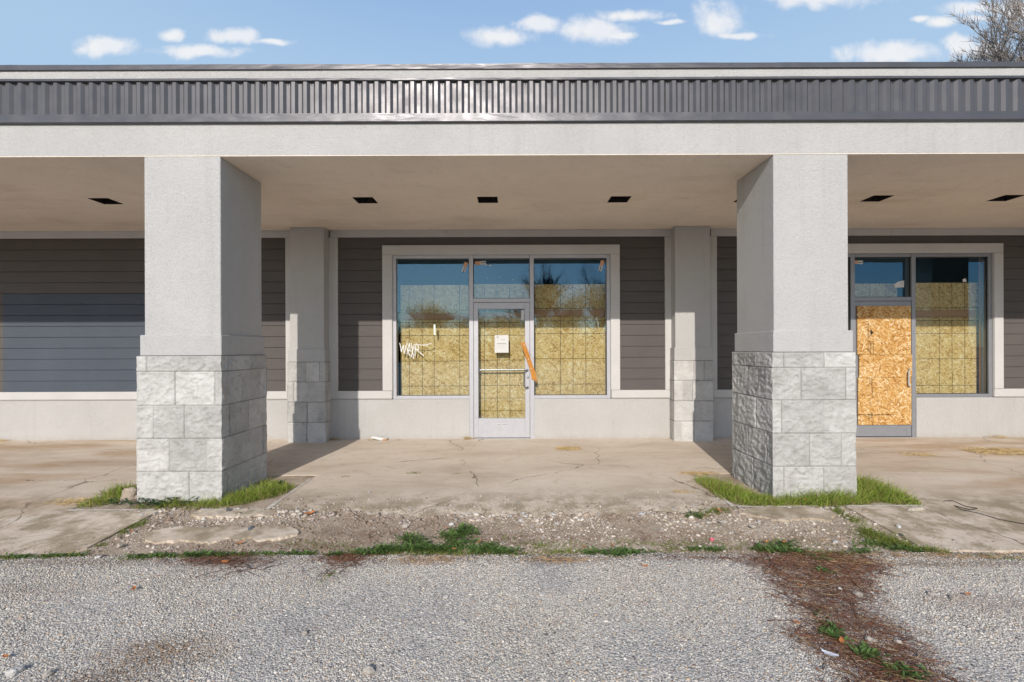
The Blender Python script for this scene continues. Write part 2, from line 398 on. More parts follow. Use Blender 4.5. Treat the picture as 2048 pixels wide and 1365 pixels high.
mb = MB(); pitch = 0.1172; prof = [(0, 0), (0.034, 0), (0.059, 0.021), (0.093, 0.021), (pitch, 0)]
k = 0; x = XL
while x < XR:
    for (a, ya), (b, yb) in zip(prof, prof[1:]):
        mb.quad((x+a, 4.479+ya, 3.775), (x+b, 4.479+yb, 3.775), (x+b, 4.479+yb, 4.120), (x+a, 4.479+ya, 4.120))
    if k % 2 == 0 or R.random() < 0.4:
        c = Vector((x+0.076, 4.4985, 4.088)); mb.tube([c, c+Vector((0, -0.004, 0))], 0.0042, 6, 1)
    x += pitch; k += 1
mb.build('ribbed_panel', [RIB_METAL, BLACK], B, (0, 4.47, 3.77))
# soffit with square light openings
HX = [-5.22, -3.55, -1.88, -0.305, 1.386, 3.04, 4.70, 6.36]; HY0, HY1, HW = 5.735, 5.975, 0.127
sof = MB(); zs = 3.387
sof.box(XL, XR, 4.5008, 4.7195, 3.3835, 3.3908)
sof.box(XL, XR, 4.722, HY0, zs, zs+0.03); sof.box(XL, XR, HY1, 7.36, zs, zs+0.03)
e = [XL]+[v for h in HX for v in (h-HW, h+HW)]+[XR]
for a, b in zip(e[::2], e[1::2]): sof.box(a, b, HY0, HY1, zs+0.0005, zs+0.03)
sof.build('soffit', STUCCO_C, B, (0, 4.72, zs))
for h in HX:
    mb = MB(); a, b, z1 = h-HW, h+HW, zs+0.17
    j = [R.uniform(-.006, .006) for _ in range(4)]
    mb.box(a-0.012, a+0.001+j[0]*0.2, HY0-0.012, HY1+0.012, zs+0.031, z1); mb.box(b-0.001, b+0.012, HY0-0.012, HY1+0.012, zs+0.031, z1)
    mb.box(a, b, HY0-0.012, HY0, zs+0.031, z1); mb.box(a, b, HY1, HY1+0.012, zs+0.031, z1); mb.box(a-0.012, b+0.012, HY0-0.012, HY1+0.012, z1, z1+0.01)
    mb.tube([(h-0.03, HY0+0.02, zs+0.15), (h, HY0+0.12, zs+0.09), (h+0.05, HY0+0.16, zs+0.155)], 0.006, 6)
    # thin dark lip round the cut stucco
    mb.box(a-0.002, a+0.004, HY0, HY1, zs-0.0012, zs+0.031); mb.box(b-0.004, b+0.002, HY0, HY1, zs-0.0012, zs+0.031)
    mb.box(a+0.004, b-0.004, HY1-0.005, HY1, zs-0.0012, zs+0.031); mb.box(a+0.004, b-0.004, HY0, HY0+0.004, zs-0.0012, zs+0.031)
    mb.build('light_opening', RECESS, B, (h, HY0, zs))
MB().box(XL, XR, 4.722, 13.0, 4.02, 4.16).build('roof', ROOF_METAL, B, (0, 7, 4.02))

# storefronts: centre line of each door
S1, S2 = -0.167, 5.99
OPEN = [(S1-1.752, S1+1.752), (S2-1.752, S2+1.752)]
# outer wall core (openings left for the storefronts) + stucco base below the sills
core = MB(); e = [XL]+[v for o in OPEN for v in o]+[XR]
for a, b in zip(e[::2], e[1::2]): core.box(a, b, 7.362, 7.50, -0.1, 3.386)
for a, b in OPEN: core.box(a, b, 7.362, 7.50, 2.99, 3.386)
core.box(XL, XR, 13.0, 13.2, -0.1, 4.0); core.box(XL, XL+0.2, 7.5, 13.0, -0.1, 4.0); core.box(XR-0.2, XR, 7.5, 13.0, -0.1, 4.0)
core.box(XL+0.2, XR-0.2, 7.5, 13.0, 3.1, 3.2)
core.build('inner_wall', DARKROOM, B, (0, 7.36, 0))
base = MB(); e = [XL]+[v for s in (S1, S2) for v in (s-0.523, s+0.523)]+[XR]
for a, b in zip(e[::2], e[1::2]):
    base.box(a, b, 7.33, 7.361, -0.1, 0.662)
base.build('stucco_base', STUCCO, B, (0, 7.33, 0))
for s in (S1, S2):
    for a, b in ((s-1.75, s-0.523), (s+0.523, s+1.75)): MB().box(a, b, 7.3615, 7.47, -0.1, 0.660).build('knee_wall', STUCCO, B, ((a+b)/2, 7.36, 0))
# lap siding
BH = 0.1762; Z0 = 0.802
def siding(x0, x1, mat=None, rows=(0, 15), ztop=3.272, name='siding'):
    mb = MB(); r = R
    for i in range(*rows):
        z0 = Z0+i*BH; z1 = min(z0+BH, ztop)
        if z1 <= z0+0.004: continue
        f = (z1-z0)/BH
        yb, yt = 7.331, 7.331+0.0115*f
        cuts = [x0]; c = x0+r.uniform(0.8, 3.4)
        while c < x1-0.3: cuts.append(c); c += 3.66
        cuts.append(x1)
        for j, (a, b) in enumerate(zip(cuts, cuts[1:])):
            if j: a += 0.0025
            j0 = r.uniform(-.0006, .0006)
            mb.quad((a, yb+j0, z0), (b, yb+j0, z0), (b, yt+j0, z1-0.0055), (a, yt+j0, z1-0.0055))
            mb.quad((a, 7.345, z0), (b, 7.345, z0), (b, yb+j0, z0), (a, yb+j0, z0))
    mb.quad((x0, 7.352, Z0), (x1, 7.352, Z0), (x1, 7.352, ztop), (x0, 7.352, ztop))
    return mb.build(name, mat or SIDING, B, ((x0+x1)/2, 7.33, Z0))
PX0, PX1 = -8.20, -4.95
siding(XL, PX0-0.001, rows=(0, 9), ztop=Z0+9*BH)
o = siding(PX0, PX1, SIDING_B, (0, 9), Z0+9*BH); o['label'] = 'blue-grey tinted boards'  # lower boards of this stretch carry a bluer grey tint
siding(PX1+0.001, -3.64, rows=(0, 9), ztop=Z0+9*BH)
siding(XL, -3.64, rows=(9, 15))
siding(-2.80, S1-1.905); siding(S1+1.905, 2.465)
MB().box(S1-1.905, S1+1.905, 7.340, 7.352, 3.13, 3.272).build('siding', SIDING, B, (S1, 7.34, 3.13))
siding(3.30, S2-1.905); siding(S2+1.905, 8.66)
MB().box(S2-1.905, S2+1.905, 7.340, 7.352, 3.13, 3.272).build('siding', SIDING, B, (S2, 7.34, 3.13))
siding(9.50, XR)
# white trim
def trim(name, x0, x1, z0, z1, y0=7.312, m=TRIM): return MB().box(x0, x1, y0, 7.36, z0, z1).build(name, m, B, ((x0+x1)/2, y0, z0), 0.003)
PIL = [(-3.212, 0.535), (2.835, 0.55), (9.08, 0.55)]
for a, b in ((XL, -5.6), (-5.597, -3.55), (-2.92, -1.05), (-1.047, 2.57), (3.20, 6.1), (6.103, 8.76), (9.40, XR)): trim('frieze_board', a, b, 3.272, 3.386)
for a, b in ((-3.64, -3.47), (-2.945, -2.80), (2.465, 2.58), (3.10, 3.30), (8.66, 8.82), (9.35, 9.5)): trim('corner_board', a, b, 0.802, 3.270, 7.314, TRIMV)
def sill(a, b):
    trim('sill_board', a, b, 0.676, 0.800)
    MB().box(a, b, 7.318, 7.36, 0.662, 0.6755).build('sill_shadow_strip', flat('painted_sill_shadow', (0.3, 0.28, 0.26)), B, ((a+b)/2, 7.318, 0.662))  # darker strip under the sill board, its shadow line put into the colour
for a, b in ((XL, -3.46), (-2.95, S1-1.765), (S1+1.765, 2.585), (3.09, S2-1.765), (S2+1.765, 8.82), (9.35, XR)): sill(a, b)
for s in (S1, S2):
    r_ = MB()
    r_.box(s-1.912, s-1.757, 7.300, 7.345, 0.803, 2.983); r_.box(s+1.757, s+1.902, 7.300, 7.345, 0.803, 2.983)
    r_.box(s-1.912, s+1.902, 7.299, 7.345, 2.985, 3.137)
    r_.box(s-1.757, s-1.751, 7.31, 7.345, 0.676, 2.983); r_.box(s+1.751, s+1.757, 7.31, 7.345, 0.676, 2.983)
    r_.build('window_surround', TRIM, B, (s, 7.3, 0.8), 0.003)

# ---- split-face stone base as one displaced skin
def stone_base(name, parent, x0, x1, y0, y1, z0, rowz, seed, res=0.0070, amp=0.021, back=True, joints=((.14, .61), (.40, .87))):
    per = []
    def side(a, b, n, nrm):
        for i in range(n):
            t = i/n; p = Vector(a).lerp(Vector(b), t); nn = Vector(nrm)
            per.append((p, nn, t))
    w, dpt = x1-x0, y1-y0; nw, nd = int(w/res), int(dpt/res)
    side((x0, y0), (x1, y0), nw, (0, -1)); side((x1, y0), (x1, y1), nd, (1, 0))
    side((x1, y1), (x0, y1), max(8, nw if back else 8), (0, 1)); side((x0, y1), (x0, y0), nd, (-1, 0))
    n1_ = nw; n2_ = nw+nd; n3_ = n2_+max(8, nw if back else 8); N = len(per)
    for c, dg in ((0, (-1, -1)), (n1_, (1, -1)), (n2_, (1, 1)), (n3_, (-1, 1))):
        per[c] = (per[c][0], Vector(dg), per[c][2])
    zs_ = []
    for a, b in zip(rowz, rowz[1:]):
        m = max(3, int((b-a)/res)); zs_ += [a+(b-a)*k/m for k in range(m)]
    zs_.append(rowz[-1]); H = len(zs_)
    V = np.zeros((H*N, 3)); C = np.ones((H*N, 3)); rr = random.Random(seed); bl = {}; jj = {}
    def jit_j(row, f):
        if (row, f) not in jj: jj[row, f] = tuple(q+rr.uniform(-.055, .055) for q in joints[row % 2])
        return jj[row, f]
    for h, z in enumerate(zs_):
        row = max(0, min(len(rowz)-2, sum(1 for q in rowz[1:-1] if z >= q-1e-6)))
        jz = min(abs(z-q) for q in rowz)
        for i, (p, nn, t) in enumerate(per):
            f = 0 if i < n1_ else 1 if i < n2_ else 2 if i < n3_ else 3
            J = jit_j(row, f); seg = sum(1 for q in J if t >= q)
            L = w if f % 2 == 0 else dpt
            jd = min(abs(t-q) for q in J)*L; cd = min(t, 1-t)*L
            key = (row, f, seg, 'b')
            if key not in bl: bl[key] = (rr.uniform(-.008, .006), rr.uniform(.82, 1.08), rr.uniform(0, 40), rr.uniform(-1, 1))
            off, tn, sd, tl = bl[key]
            q = Vector((p.x*5+sd, p.y*5+sd*0.7, z*5))
            n_ = mnoise.ridged_multi_fractal(q*0.9, 0.9, 2.2, 5, 0.9, 2.2, noise_basis='PERLIN_ORIGINAL')-1.1
            n2 = mnoise.fractal(q*3.1, 0.8, 2.1, 4, noise_basis='PERLIN_ORIGINAL')
            n3 = mnoise.ridged_multi_fractal(Vector((q.x*2.2, q.y*2.2, q.z*3.0)), 0.8, 2.2, 5, 0.9, 2.0, noise_basis='PERLIN_ORIGINAL')-1.1
            dsp = off+amp*(0.26*n_+0.22*n2+0.40*n3)+tl*0.004*(t-.5)
            gz = min(1.0, jz/0.006); jk = (row, f, min(range(len(J)), key=lambda e: abs(t-J[e])))
            if jk not in bl: bl[jk] = rr.choice((.15, .5, 1, 1))
            gj = max(1-bl[jk], min(1.0, jd/(0.0055+0.004*bl[jk]))); ge = min(gz, gj)
            dsp = dsp*(0.35+0.65*min(1, min(jz, jd)/0.03)) - (1-ge)*0.013
            if cd < 0.022: dsp *= (0.35+0.65*cd/0.022)
            dsp = max(-0.022, min(0.030, dsp))
            V[h*N+i] = (p.x+nn.x*dsp, p.y+nn.y*dsp, z); C[h*N+i] = tn if ge > 0.5 else tn*0.6
    idx = np.arange(H*N).reshape(H, N); a = idx[:-1]; b = idx[1:]
    F = np.stack([a, np.roll(a, -1, 1), np.roll(b, -1, 1), b], -1).reshape(-1, 4)
    # level top ledge
    top = V[-N:].copy(); cx, cy = (x0+x1)/2, (y0+y1)/2
    ins = top.copy(); ins[:, 0] = cx+(top[:, 0]-cx)*0.8; ins[:, 1] = cy+(top[:, 1]-cy)*0.8
    V = np.concatenate([V, ins]); C = np.concatenate([C, np.ones((N, 3))]); i0 = idx[-1]; i1 = H*N+np.arange(N)
    F = np.concatenate([F, np.stack([i0, np.roll(i0, -1), np.roll(i1, -1), i1], -1)])
    return npmesh(name, V, F, STONE, C, parent, ((x0+x1)/2, y0, z0), smooth=False)
def subpart(o, parent):
    c = o.copy(); COL.objects.link(c); c.parent = parent; return c
# front columns
def make_column(x0, x1, zc0, zc1, el, er, seed, rowz):
    c = MB().box(x0, x1, 4.502, 5.24, -0.1, 3.3835).build('column', STUCCO, B, ((x0+x1)/2, 4.5, 0), 0.006)
    MB().box(x0-el, x1+er, 4.480, 5.262, zc0+0.0015, zc1).build('collar', STUCCO, c, ((x0+x1)/2, 4.48, zc0), 0.006)
    stone_base('stone_base', c, x0-el-0.022, x1+er+0.012, 4.462, 5.285, -0.12, rowz, seed)
    return c
colA = make_column(-3.635, -2.880, 1.412, 1.618, 0.030, 0.018, 3, [-0.12, 0.276, 0.600, 0.925, 1.258, 1.412])
colB = make_column(2.592, 3.330, 1.426, 1.640, 0.018, 0.032, 11, [-0.12, 0.305, 0.630, 0.957, 1.275, 1.426])
c3 = colA.copy(); COL.objects.link(c3); c3.location.x += 12.43
for ch in list(colA.children): subpart(ch, c3)
# flat pilasters on the shop wall
def make_pilaster(xc, w, seed):
    x0, x1 = xc-w/2, xc+w/2
    c = MB().box(x0, x1, 7.130, 7.36, -0.1, 3.3855).build('pilaster', STUCCO, B, (xc, 7.13, 0), 0.005)
    MB().box(x0-0.02, x1+0.02, 7.112, 7.359, 1.2765, 1.476).build('collar', STUCCO, c, (xc, 7.112, 1.27), 0.005)
    stone_base('stone_base', c, x0-0.032, x1+0.03, 7.100, 7.358, -0.1, [-0.1, 0.330, 0.647, 0.965, 1.275], seed, 0.010, 0.007, False, ((.18, .49), (.52, .80)))
for (xc, w), sd in zip(PIL[:2], (21, 33)): make_pilaster(xc, w, sd)
make_pilaster(*PIL[2], 44)

# ---- storefront frame, panes and door
def text_mesh(s, size, xform, mat, name, parent, origin, depth=0.0006):
    cu = bpy.data.curves.new('lettering', 'FONT'); cu.body = s; cu.size = size; cu.extrude = depth; cu.align_x = 'LEFT'; cu.resolution_u = 2
    o = bpy.data.objects.new('lettering', cu); COL.objects.link(o)
    bpy.context.view_layer.update()
    me = bpy.data.meshes.new_from_object(o.evaluated_get(bpy.context.evaluated_depsgraph_get()))
    bpy.data.objects.remove(o); bpy.data.curves.remove(cu)
    me.transform(xform); me.transform(Matrix.Translation(-Vector(origin)))
    me.materials.clear(); me.materials.append(mat); me.name = name
    return link(name, me, parent, origin)
GY = 7.372
def storefront(s, alu, first):
    f = MB(); y0, y1 = 7.335, 7.455
    def b(x0, x1, z0, z1, dy=0.0): f.box(s+x0, s+x1, y0+dy, y1, z0, z1)
    b(-1.750, -1.697, 0.664, 2.984); b(1.697, 1.750, 0.664, 2.984)
    b(-1.697, -0.523, 2.930, 2.984, 0.001); b(-0.450, 0.450, 2.930, 2.984, 0.001); b(0.523, 1.697, 2.930, 2.984, 0.001)
    b(-1.697, -0.523, 0.664, 0.718, 0.001); b(0.523, 1.697, 0.664, 0.718, 0.001)
    b(-0.523, -0.456, 0.0, 2.984); b(0.456, 0.523, 0.0, 2.984)
    b(-0.456, 0.456, 2.222, 2.284, 0.001)
    b(-0.450, 0.450, -0.05, 0.028, -0.01)
    fr = f.build('storefront_frame', alu, B, (s, y0, 0), 0.003)
    panes = []
    for (x0, x1, z0, z1) in ((-1.697, -0.523, 0.718, 2.930), (0.523, 1.697, 0.718, 2.930), (-0.456, 0.456, 2.284, 2.930)):
        p = MB(); p.box(s+x0, s+x1, GY, GY+0.006, z0, z1)
        o = p.build('window_pane', GLASS, fr, (s+(x0+x1)/2, GY, z0)); panes.append(o)
        gk = MB(); t = 0.007
        for a in ((x0, x1, z1-t, z1), (x0, x1, z0, z0+t), (x0, x0+t, z0+t, z1-t), (x1-t, x1, z0+t, z1-t)): gk.box(s+a[0], s+a[1], GY-0.012, GY-0.001, a[2], a[3])
        gk.build('gasket', BLACK, fr, (s+(x0+x1)/2, GY, z0))
    d = MB(); yd = 7.343
    d.box(s-0.452, s-0.378, yd, yd+0.045, 0.036, 2.216); d.box(s+0.378, s+0.452, yd, yd+0.045, 0.036, 2.216)
    d.box(s-0.378, s+0.378, yd+0.0008, yd+0.045, 2.115, 2.216); d.box(s-0.378, s+0.378, yd+0.0008, yd+0.045, 0.036, 0.347)
    do = d.build('door', alu, B, (s, yd, 0), 0.0025)
    MB().box(s-0.378, s+0.378, GY, GY+0.006, 0.347, 2.115).build('door_glass', GLASS, do, (s, GY, 0.347))
    MB().box(s-0.450, s+0.450, yd+0.004, yd+0.045, 0.029, 0.0355).build('door_sweep', BLACK, do, (s, yd, 0.03))
    h = MB(); z0, z1, xh = 0.845, 1.125, s+0.415
    yo = yd-0.060; xo = xh-0.055
    pts = [(xh, yd, z1), (xh-0.010, yd-0.035, z1), (xo+0.012, yo, z1-0.006), (xo, yo, z1-0.04), (xo, yo, z0+0.04), (xo+0.012, yo, z0+0.006), (xh-0.010, yd-0.035, z0), (xh, yd, z0)]
    h.tube(pts, 0.0115, 10)
    for z in (z0, z1): h.tube([(xh, yd+0.001, z), (xh, yd-0.014, z)], 0.021, 14)
    h.build('pull_handle', CHROME if first else ALU_W, do, (xh, yd, z0), smooth=False)
    k = MB(); k.tube([(s+0.425, yd+0.001, 1.005), (s+0.425, yd-0.008, 1.005)], 0.015, 14); k.tube([(s+0.425, yd-0.007, 1.005), (s+0.425, yd-0.010, 1.005)], 0.007, 10, 1)
    k.build('lock', [CHROME, BLACK], do, (s+0.425, yd, 1.0))
    bar = MB(); bar.tube([(s-0.378, 7.425, 1.124), (s+0.39, 7.425, 1.128)], 0.013, 10)
    bar.box(s-0.40, s-0.36, 7.389, 7.43, 1.10, 1.15); bar.box(s+0.37, s+0.41, 7.389, 7.43, 1.10, 1.15)
    bar.build('push_bar', CHROME, do, (s, 7.42, 1.12))
    lab = MB(); zz = 0.235 if first else 0.218
    lab.box(s-0.075, s+0.095, yd-0.0006, yd+0.001, zz, zz+0.03, 0)
    if first:
        xx = s-0.07
        while xx < s+0.088:
            w = R.uniform(0.006, 0.014); lab.box(xx, xx+w, yd-0.0012, yd-0.0004, zz+R.uniform(.004, .009), zz+R.uniform(.02, .027), 1); xx += w+R.uniform(.002, .005)
    lab.build('rail_sticker', [PAPER, GREYINK], do, (s, yd, zz))
    return fr, do, panes
fr1, door1, panes1 = storefront(S1, ALU_W, True)
fr2, door2, panes2 = storefront(S2, ALU_G, False)
# spray-marker scrawl on the left pane (strokes read off the photograph, laid flat on the glass)
def zp(zx, zy): return P(790+zx*90/2048, 670+zy*90/2048, GY-0.002)
gr = MB()
STROKES = [[(210,385),(245,480),(270,620),(285,770)],[(300,770),(325,620),(380,480),(395,520),(400,680),(420,850)],[(420,850),(460,700),(500,520),(560,400)],
 [(548,890),(575,760),(610,570),(660,380),(672,500),(678,720)],[(545,610),(600,760),(640,860),(685,965)],[(590,690),(680,735),(800,740)],
 [(745,390),(770,520),(795,660),(815,800),(835,950),(830,1090)],[(880,440),(840,600),(795,800),(760,920),(738,1020)],
 [(918,985),(918,800),(935,600),(950,450),(985,415),(1040,450),(1080,560),(1070,640),(1030,690),(950,660),(890,600)],[(960,660),(1080,760),(1200,860),(1310,960)],
 [(1080,440),(1150,470),(1300,468),(1480,462),(1540,415),(1640,395)]]
seg_i = 0
for st in STROKES:
    pts = [zp(*q) for q in st]
    for a, b in zip(pts, pts[1:]):
        t = (b-a).normalized(); n = Vector((-t.z, 0, t.x))*0.0060; e_ = t*0.004
        seg_i += 1; o_ = Vector((0, -0.00006*seg_i, 0))
        gr.prism([a-n-e_+o_, b-n+e_+o_, b+n+e_+o_, a+n-e_+o_], (0, 0.0011, 0))
gr.build('scrawled_tag', WHITEPAINT, fr1, zp(900, 900))

# ================================================================== things fixed to or leaning on the storefronts
def board(x0, x1, z0, z1, vs, hs, label, y=7.545, mat=OSB):
    mb = MB(); mb.box(x0, x1, y, y+0.012, z0, z1)
    def line(a, b, vert):
        n = max(3, int((b-a)/0.05)); pv = None
        for k in range(n+1):
            t = a+(b-a)*k/n; c = vert[1]+0.0012*nz(t, vert[1], 0, 9); w = 0.0034+0.0010*nz(t, vert[1], 3, 21)
            q = ((c-w, y-0.0009, t), (c+w, y-0.0009, t)) if vert[0] else ((t, y-0.0012, c-w), (t, y-0.0012, c+w))
            if pv: mb.quad(pv[0], pv[1], q[1], q[0], 1)
            pv = q
    for v in vs: line(z0, z1, (True, v))
    for h in hs: line(x0, x1, (False, h))
    o = mb.build('strand_board', [mat, INK], None, ((x0+x1)/2, y, z0))
    return tag(o, label, 'board', 'strand boards behind the glass')
def X(px, D=7.545): return P(px, 682, D).x
def Z(py, D=7.545, px=1024): return P(px, py, D).z
bt = Z(570)
HS = [Z(620), Z(645), Z(671), Z(722), Z(772)]
board(S1-1.68, S1-0.50, 0.60, bt, [X(818.5), X(844.5), X(868.5), X(919.5)], HS, 'yellow strand board with black grid lines behind the glass with the white scrawl')
board(S1-0.498, S1+0.498, 0.05, bt+0.012, [X(969), X(994.5), X(1019.5)], HS[:3]+[Z(720.5), Z(771), Z(796.5), Z(822)], 'yellow strand board with black grid behind the door with the paper notice')
board(S1+0.50, S1+1.74, 0.60, bt+0.004, [X(1070), X(1121), X(1146), X(1171.5)], [Z(617.5), Z(642.5), Z(668), Z(718), Z(769)], 'yellow strand board right of the silver door, behind the uncovered clean pane')
bt2 = Z(566, 7.545, 1900)
board(S2-0.45, S2+0.40, 0.05, bt2-0.01, [X(1740), X(1772), X(1799)], [1.2, 1.6], 'yellow strand board seen through the small pane above the orange boarded door')
board(S2+0.55, S2+1.80, 0.60, bt2, [X(1878.5), X(1904), X(1929.5)], [Z(616, 7.545, 1900), Z(641.5, 7.545, 1900), Z(667, 7.545, 1900), Z(718, 7.545, 1900), Z(771, 7.545, 1900)], 'yellow strand board behind the wide window at the far right')
board(S2-1.68, S2-0.52, 0.60, bt2, [S2-1.4, S2-1.0], HS, 'yellow strand board in the window hidden behind the right column')
def brace(x0, x1, z0, z1, label):
    return tag(MB().box(x0, x1, 7.500, 7.538, z0, z1).build('timber_brace', LUMBER, None, ((x0+x1)/2, 7.5, z0), 0.003), label, 'timber', 'timber braces across the boards')
brace(S1-1.70, S1-0.47, Z(638.5, 7.5), Z(627, 7.5), 'reddish timber brace crossing the board behind the scrawled pane')
brace(S1-0.46, S1+0.46, Z(634.5, 7.5), Z(624.5, 7.5), 'reddish timber brace across the top of the silver door glass')
brace(S1+0.48, S1+1.72, Z(633, 7.5), Z(620, 7.5), 'reddish timber brace behind the pane right of the silver door')
brace(S2+0.53, S2+1.66, Z(634, 7.5, 1900), Z(621, 7.5, 1900), 'pale timber brace behind the wide window at the far right')
tag(MB().box(S2+1.70, S2+1.735, 7.462, 7.498, 0.60, 2.95).build('timber_stud', LUMBER, None, (S2+1.71, 7.462, 0.6), 0.003), 'upright timber stud inside the right edge of the far right window', 'timber')
# orange boards screwed over the second door
yb = 7.318
def dboard(x0, x1, z0, z1, label, screws, dy=0.0):
    mb = MB(); mb.box(x0, x1, yb+dy, yb+dy+0.016, z0, z1)
    o = mb.build('strand_board', OSB_O, None, ((x0+x1)/2, yb+dy, z0)); tag(o, label, 'board', 'orange boards over the grey door')
    for (px, py) in screws:
        s_ = MB(); c = P(px, py, yb+dy); s_.tube([c+Vector((0, 0.001, 0)), c-Vector((0, 0.003, 0))], 0.0065, 8); s_.build('screw', CHROME, o, c)
    return o
def d(px, py): return P(px, py, yb)
oa = dboard(d(1712.6, 0).x, d(1819.8, 0).x, d(1765, 709.5).z, d(1765, 612.6).z, 'uppermost orange strand board on the grey door, with a black triangle mark', [(1735, 639.5), (1786.5, 640.5), (1735.5, 701), (1785, 700.5)])
ob = dboard(d(1716.0, 0).x, d(1821.5, 0).x, d(1765, 755.3).z, d(1765, 709.9).z, 'short blank orange strand board across the middle of the grey door', [], -0.003)
oc = dboard(d(1713.8, 0).x, d(1820.2, 0).x, d(1765, 850).z, d(1765, 755.7).z, 'lowest orange strand board on the grey door, with a burn-dark streak', [(1735.2, 772.3), (1797.2, 774), (1733, 819.3), (1798.3, 820.5)])
def vtext(s, px, py, size, parent, name='stamp'):      # lettering running downwards on the sheet
    p = P(px, py, yb-0.0006); mtx = Matrix.Translation(p) @ Matrix.Rotation(math.radians(90), 4, 'X') @ Matrix.Rotation(math.radians(-90), 4, 'Z')
    return text_mesh(s, size, mtx, INK, name, parent, p)
vtext('Georgia-Pacific', 1735.2, 648, 0.040, oa)
st = MB(); a, b_, c_ = P(1741, 659, yb-0.001), P(1741, 672, yb-0.001), P(1747.5, 665.5, yb-0.001)
st.prism([a, b_, c_], (0, 0.0008, 0))
for (x0, x1, y0, y1) in ((1735, 1747, 683, 683.7), (1746.3, 1747, 683.7, 709), (1740.5, 1741.1, 684, 709), (1734, 1741, 698, 698.6)):
    q0, q1 = P(x0, y1, yb), P(x1, y0, yb); st.box(q0.x, q1.x, yb-0.001, yb-0.0002, q0.z, q1.z)
st.build('stamp', INK, oa, a)
vtext('RATED SHEATHING', 1737.0, 684.5, 0.016, oa); vtext('24/16  7/16', 1742.6, 685, 0.022, oa)
vtext('SIZED FOR SPACING', 1742.6, 757, 0.022, oc); vtext('EXPOSURE 1', 1738.5, 757, 0.018, oc); vtext('THIS SIDE DOWN', 1744.0, 776, 0.020, oc); vtext('PS2-10', 1740, 803, 0.03, oc); vtext('APA', 1741, 826, 0.052, oc); vtext('MILL 000', 1736.5, 828, 0.03, oc); vtext('APA', 1743.5, 843, 0.03, oc)
bu = MB(); q0, q1 = P(1714, 830.8, yb), P(1788, 828.6, yb)
n = 40
for k in range(n):
    a = q0.x+(q1.x-q0.x)*k/n; w = (q1.x-q0.x)/n*1.2; z0 = q0.z+R.uniform(-.004, .004)
    bu.box(a, a+w, yb-0.0007-0.00003*k, yb-0.0001, z0, z0+R.uniform(.006, .016))
bu.build('scorch', flat('scorch_brown', (0.10, 0.045, 0.015)), oc, q0)
vtext('A', 1712.0+9, 633, 0.02, oa)

def slip(pts, name, label, cat, mats, lines=(), y=GY-0.003, group=None, th=0.0012):
    Q = [P(px, py, y) for px, py in pts]; mb = MB(); mb.prism(Q, (0, th, 0))
    for (a, b, w) in lines:
        A, Bq = P(*a, y), P(*b, y); t = (Bq-A).normalized(); nn = Vector((-t.z, 0, t.x))*w
        mb.prism([v-Vector((0, 0.0008, 0)) for v in (A-nn, Bq-nn, Bq+nn, A+nn)], (0, 0.0006, 0), 1)
    c = Q[0]
    return tag(mb.build(name, mats, None, tuple(c)), label, cat, group)
slip([(989.3, 671), (1017, 670.5), (1017.2, 705.7), (989.3, 706)], 'paper_notice', 'white printed paper notice taped to the silver door glass', 'notice', [PAPER, GREYINK],
     [((993, 674.5), (997.5, 674.5), .006), ((993.5, 677.5), (996, 677.5), .003), ((1002, 680), (1010, 680), .003), ((994, 687.5), (1012, 687.2), .005), ((993, 690.5), (1013, 690.3), .002), ((993, 694), (1013, 694), .0012), ((993, 697), (1010, 697), .0012)], 7.366)
def sticker(c, ang, L, W, label, name='window_sticker'):
    cx, cy = c; a = math.radians(ang); ux, uy = math.cos(a), math.sin(a)
    def q(l, w): return (cx+ux*l-uy*w, cy+uy*l+ux*w)
    y = GY-0.003; mb = MB()
    for l0, l1, m in ((-L/2, 0, 0), (0, L/2, 1)):
        mb.prism([P(*q(l0, -W/2), y), P(*q(l1, -W/2), y), P(*q(l1, W/2), y), P(*q(l0, W/2), y)], (0, 0.001, 0), m)
    mb.prism([P(*q(1, -.7), y-.0008), P(*q(L/2, -.7), y-.0008), P(*q(L/2, .7), y-.0008), P(*q(1, .7), y-.0008)], (0, 0.0006, 0), 2)
    return tag(mb.build(name, [STICK_O, PAPER, INK], None, tuple(P(cx, cy, y))), label, 'sticker', 'salmon and white window stickers')
sticker((929.5, 535), 107, 21, 7, 'tilted salmon and white sticker at the top corner of the scrawled pane')
sticker((961, 526.5), -3, 22, 7, 'level salmon and white sticker in the pane above the silver door')
sticker((1202.5, 532), 106, 22, 7, 'tilted salmon and white sticker in the pane right of the silver door')
sticker((1716, 525), 2, 20, 7, 'level salmon and white sticker in the pane above the orange boarded door')
slip([(972, 529), (977, 532), (971.5, 532.5)], 'torn_paper', 'tiny torn white scrap beside the level sticker above the silver door', 'paper scrap', [PAPER], group='torn scraps')
slip([(979, 529), (985, 532.5), (979, 533)], 'torn_paper', 'tiny torn white scrap right of its twin above the silver door', 'paper scrap', [PAPER], group='torn scraps')
slip([(1789, 569), (1796, 564), (1808.5, 561.5), (1808, 575), (1789.5, 576)], 'torn_paper', 'torn white label low in the pane above the orange boarded door', 'paper scrap', [PAPER, GREYINK], [((1799, 568), (1806, 565), .004), ((1801, 572), (1806, 569), .003)])
slip([(1925, 559.5), (1931, 557), (1933.5, 563.5), (1926.5, 565)], 'torn_paper', 'small white label hanging in the far right window', 'paper scrap', [PAPER])
slip([(1042.8, 620.5), (1049.3, 620.5), (1048.5, 640.5), (1042, 640)], 'paper_strip', 'short white strip stuck in the upper corner of the silver door glass', 'paper strip', [PAPER], y=7.367)
slip([(867, 649), (871, 649.5), (871.5, 670), (867.8, 670)], 'paper_strip', 'narrow pale green strip stuck to the scrawled pane', 'paper strip', [flat('pale_tape', (0.62, 0.70, 0.62))])
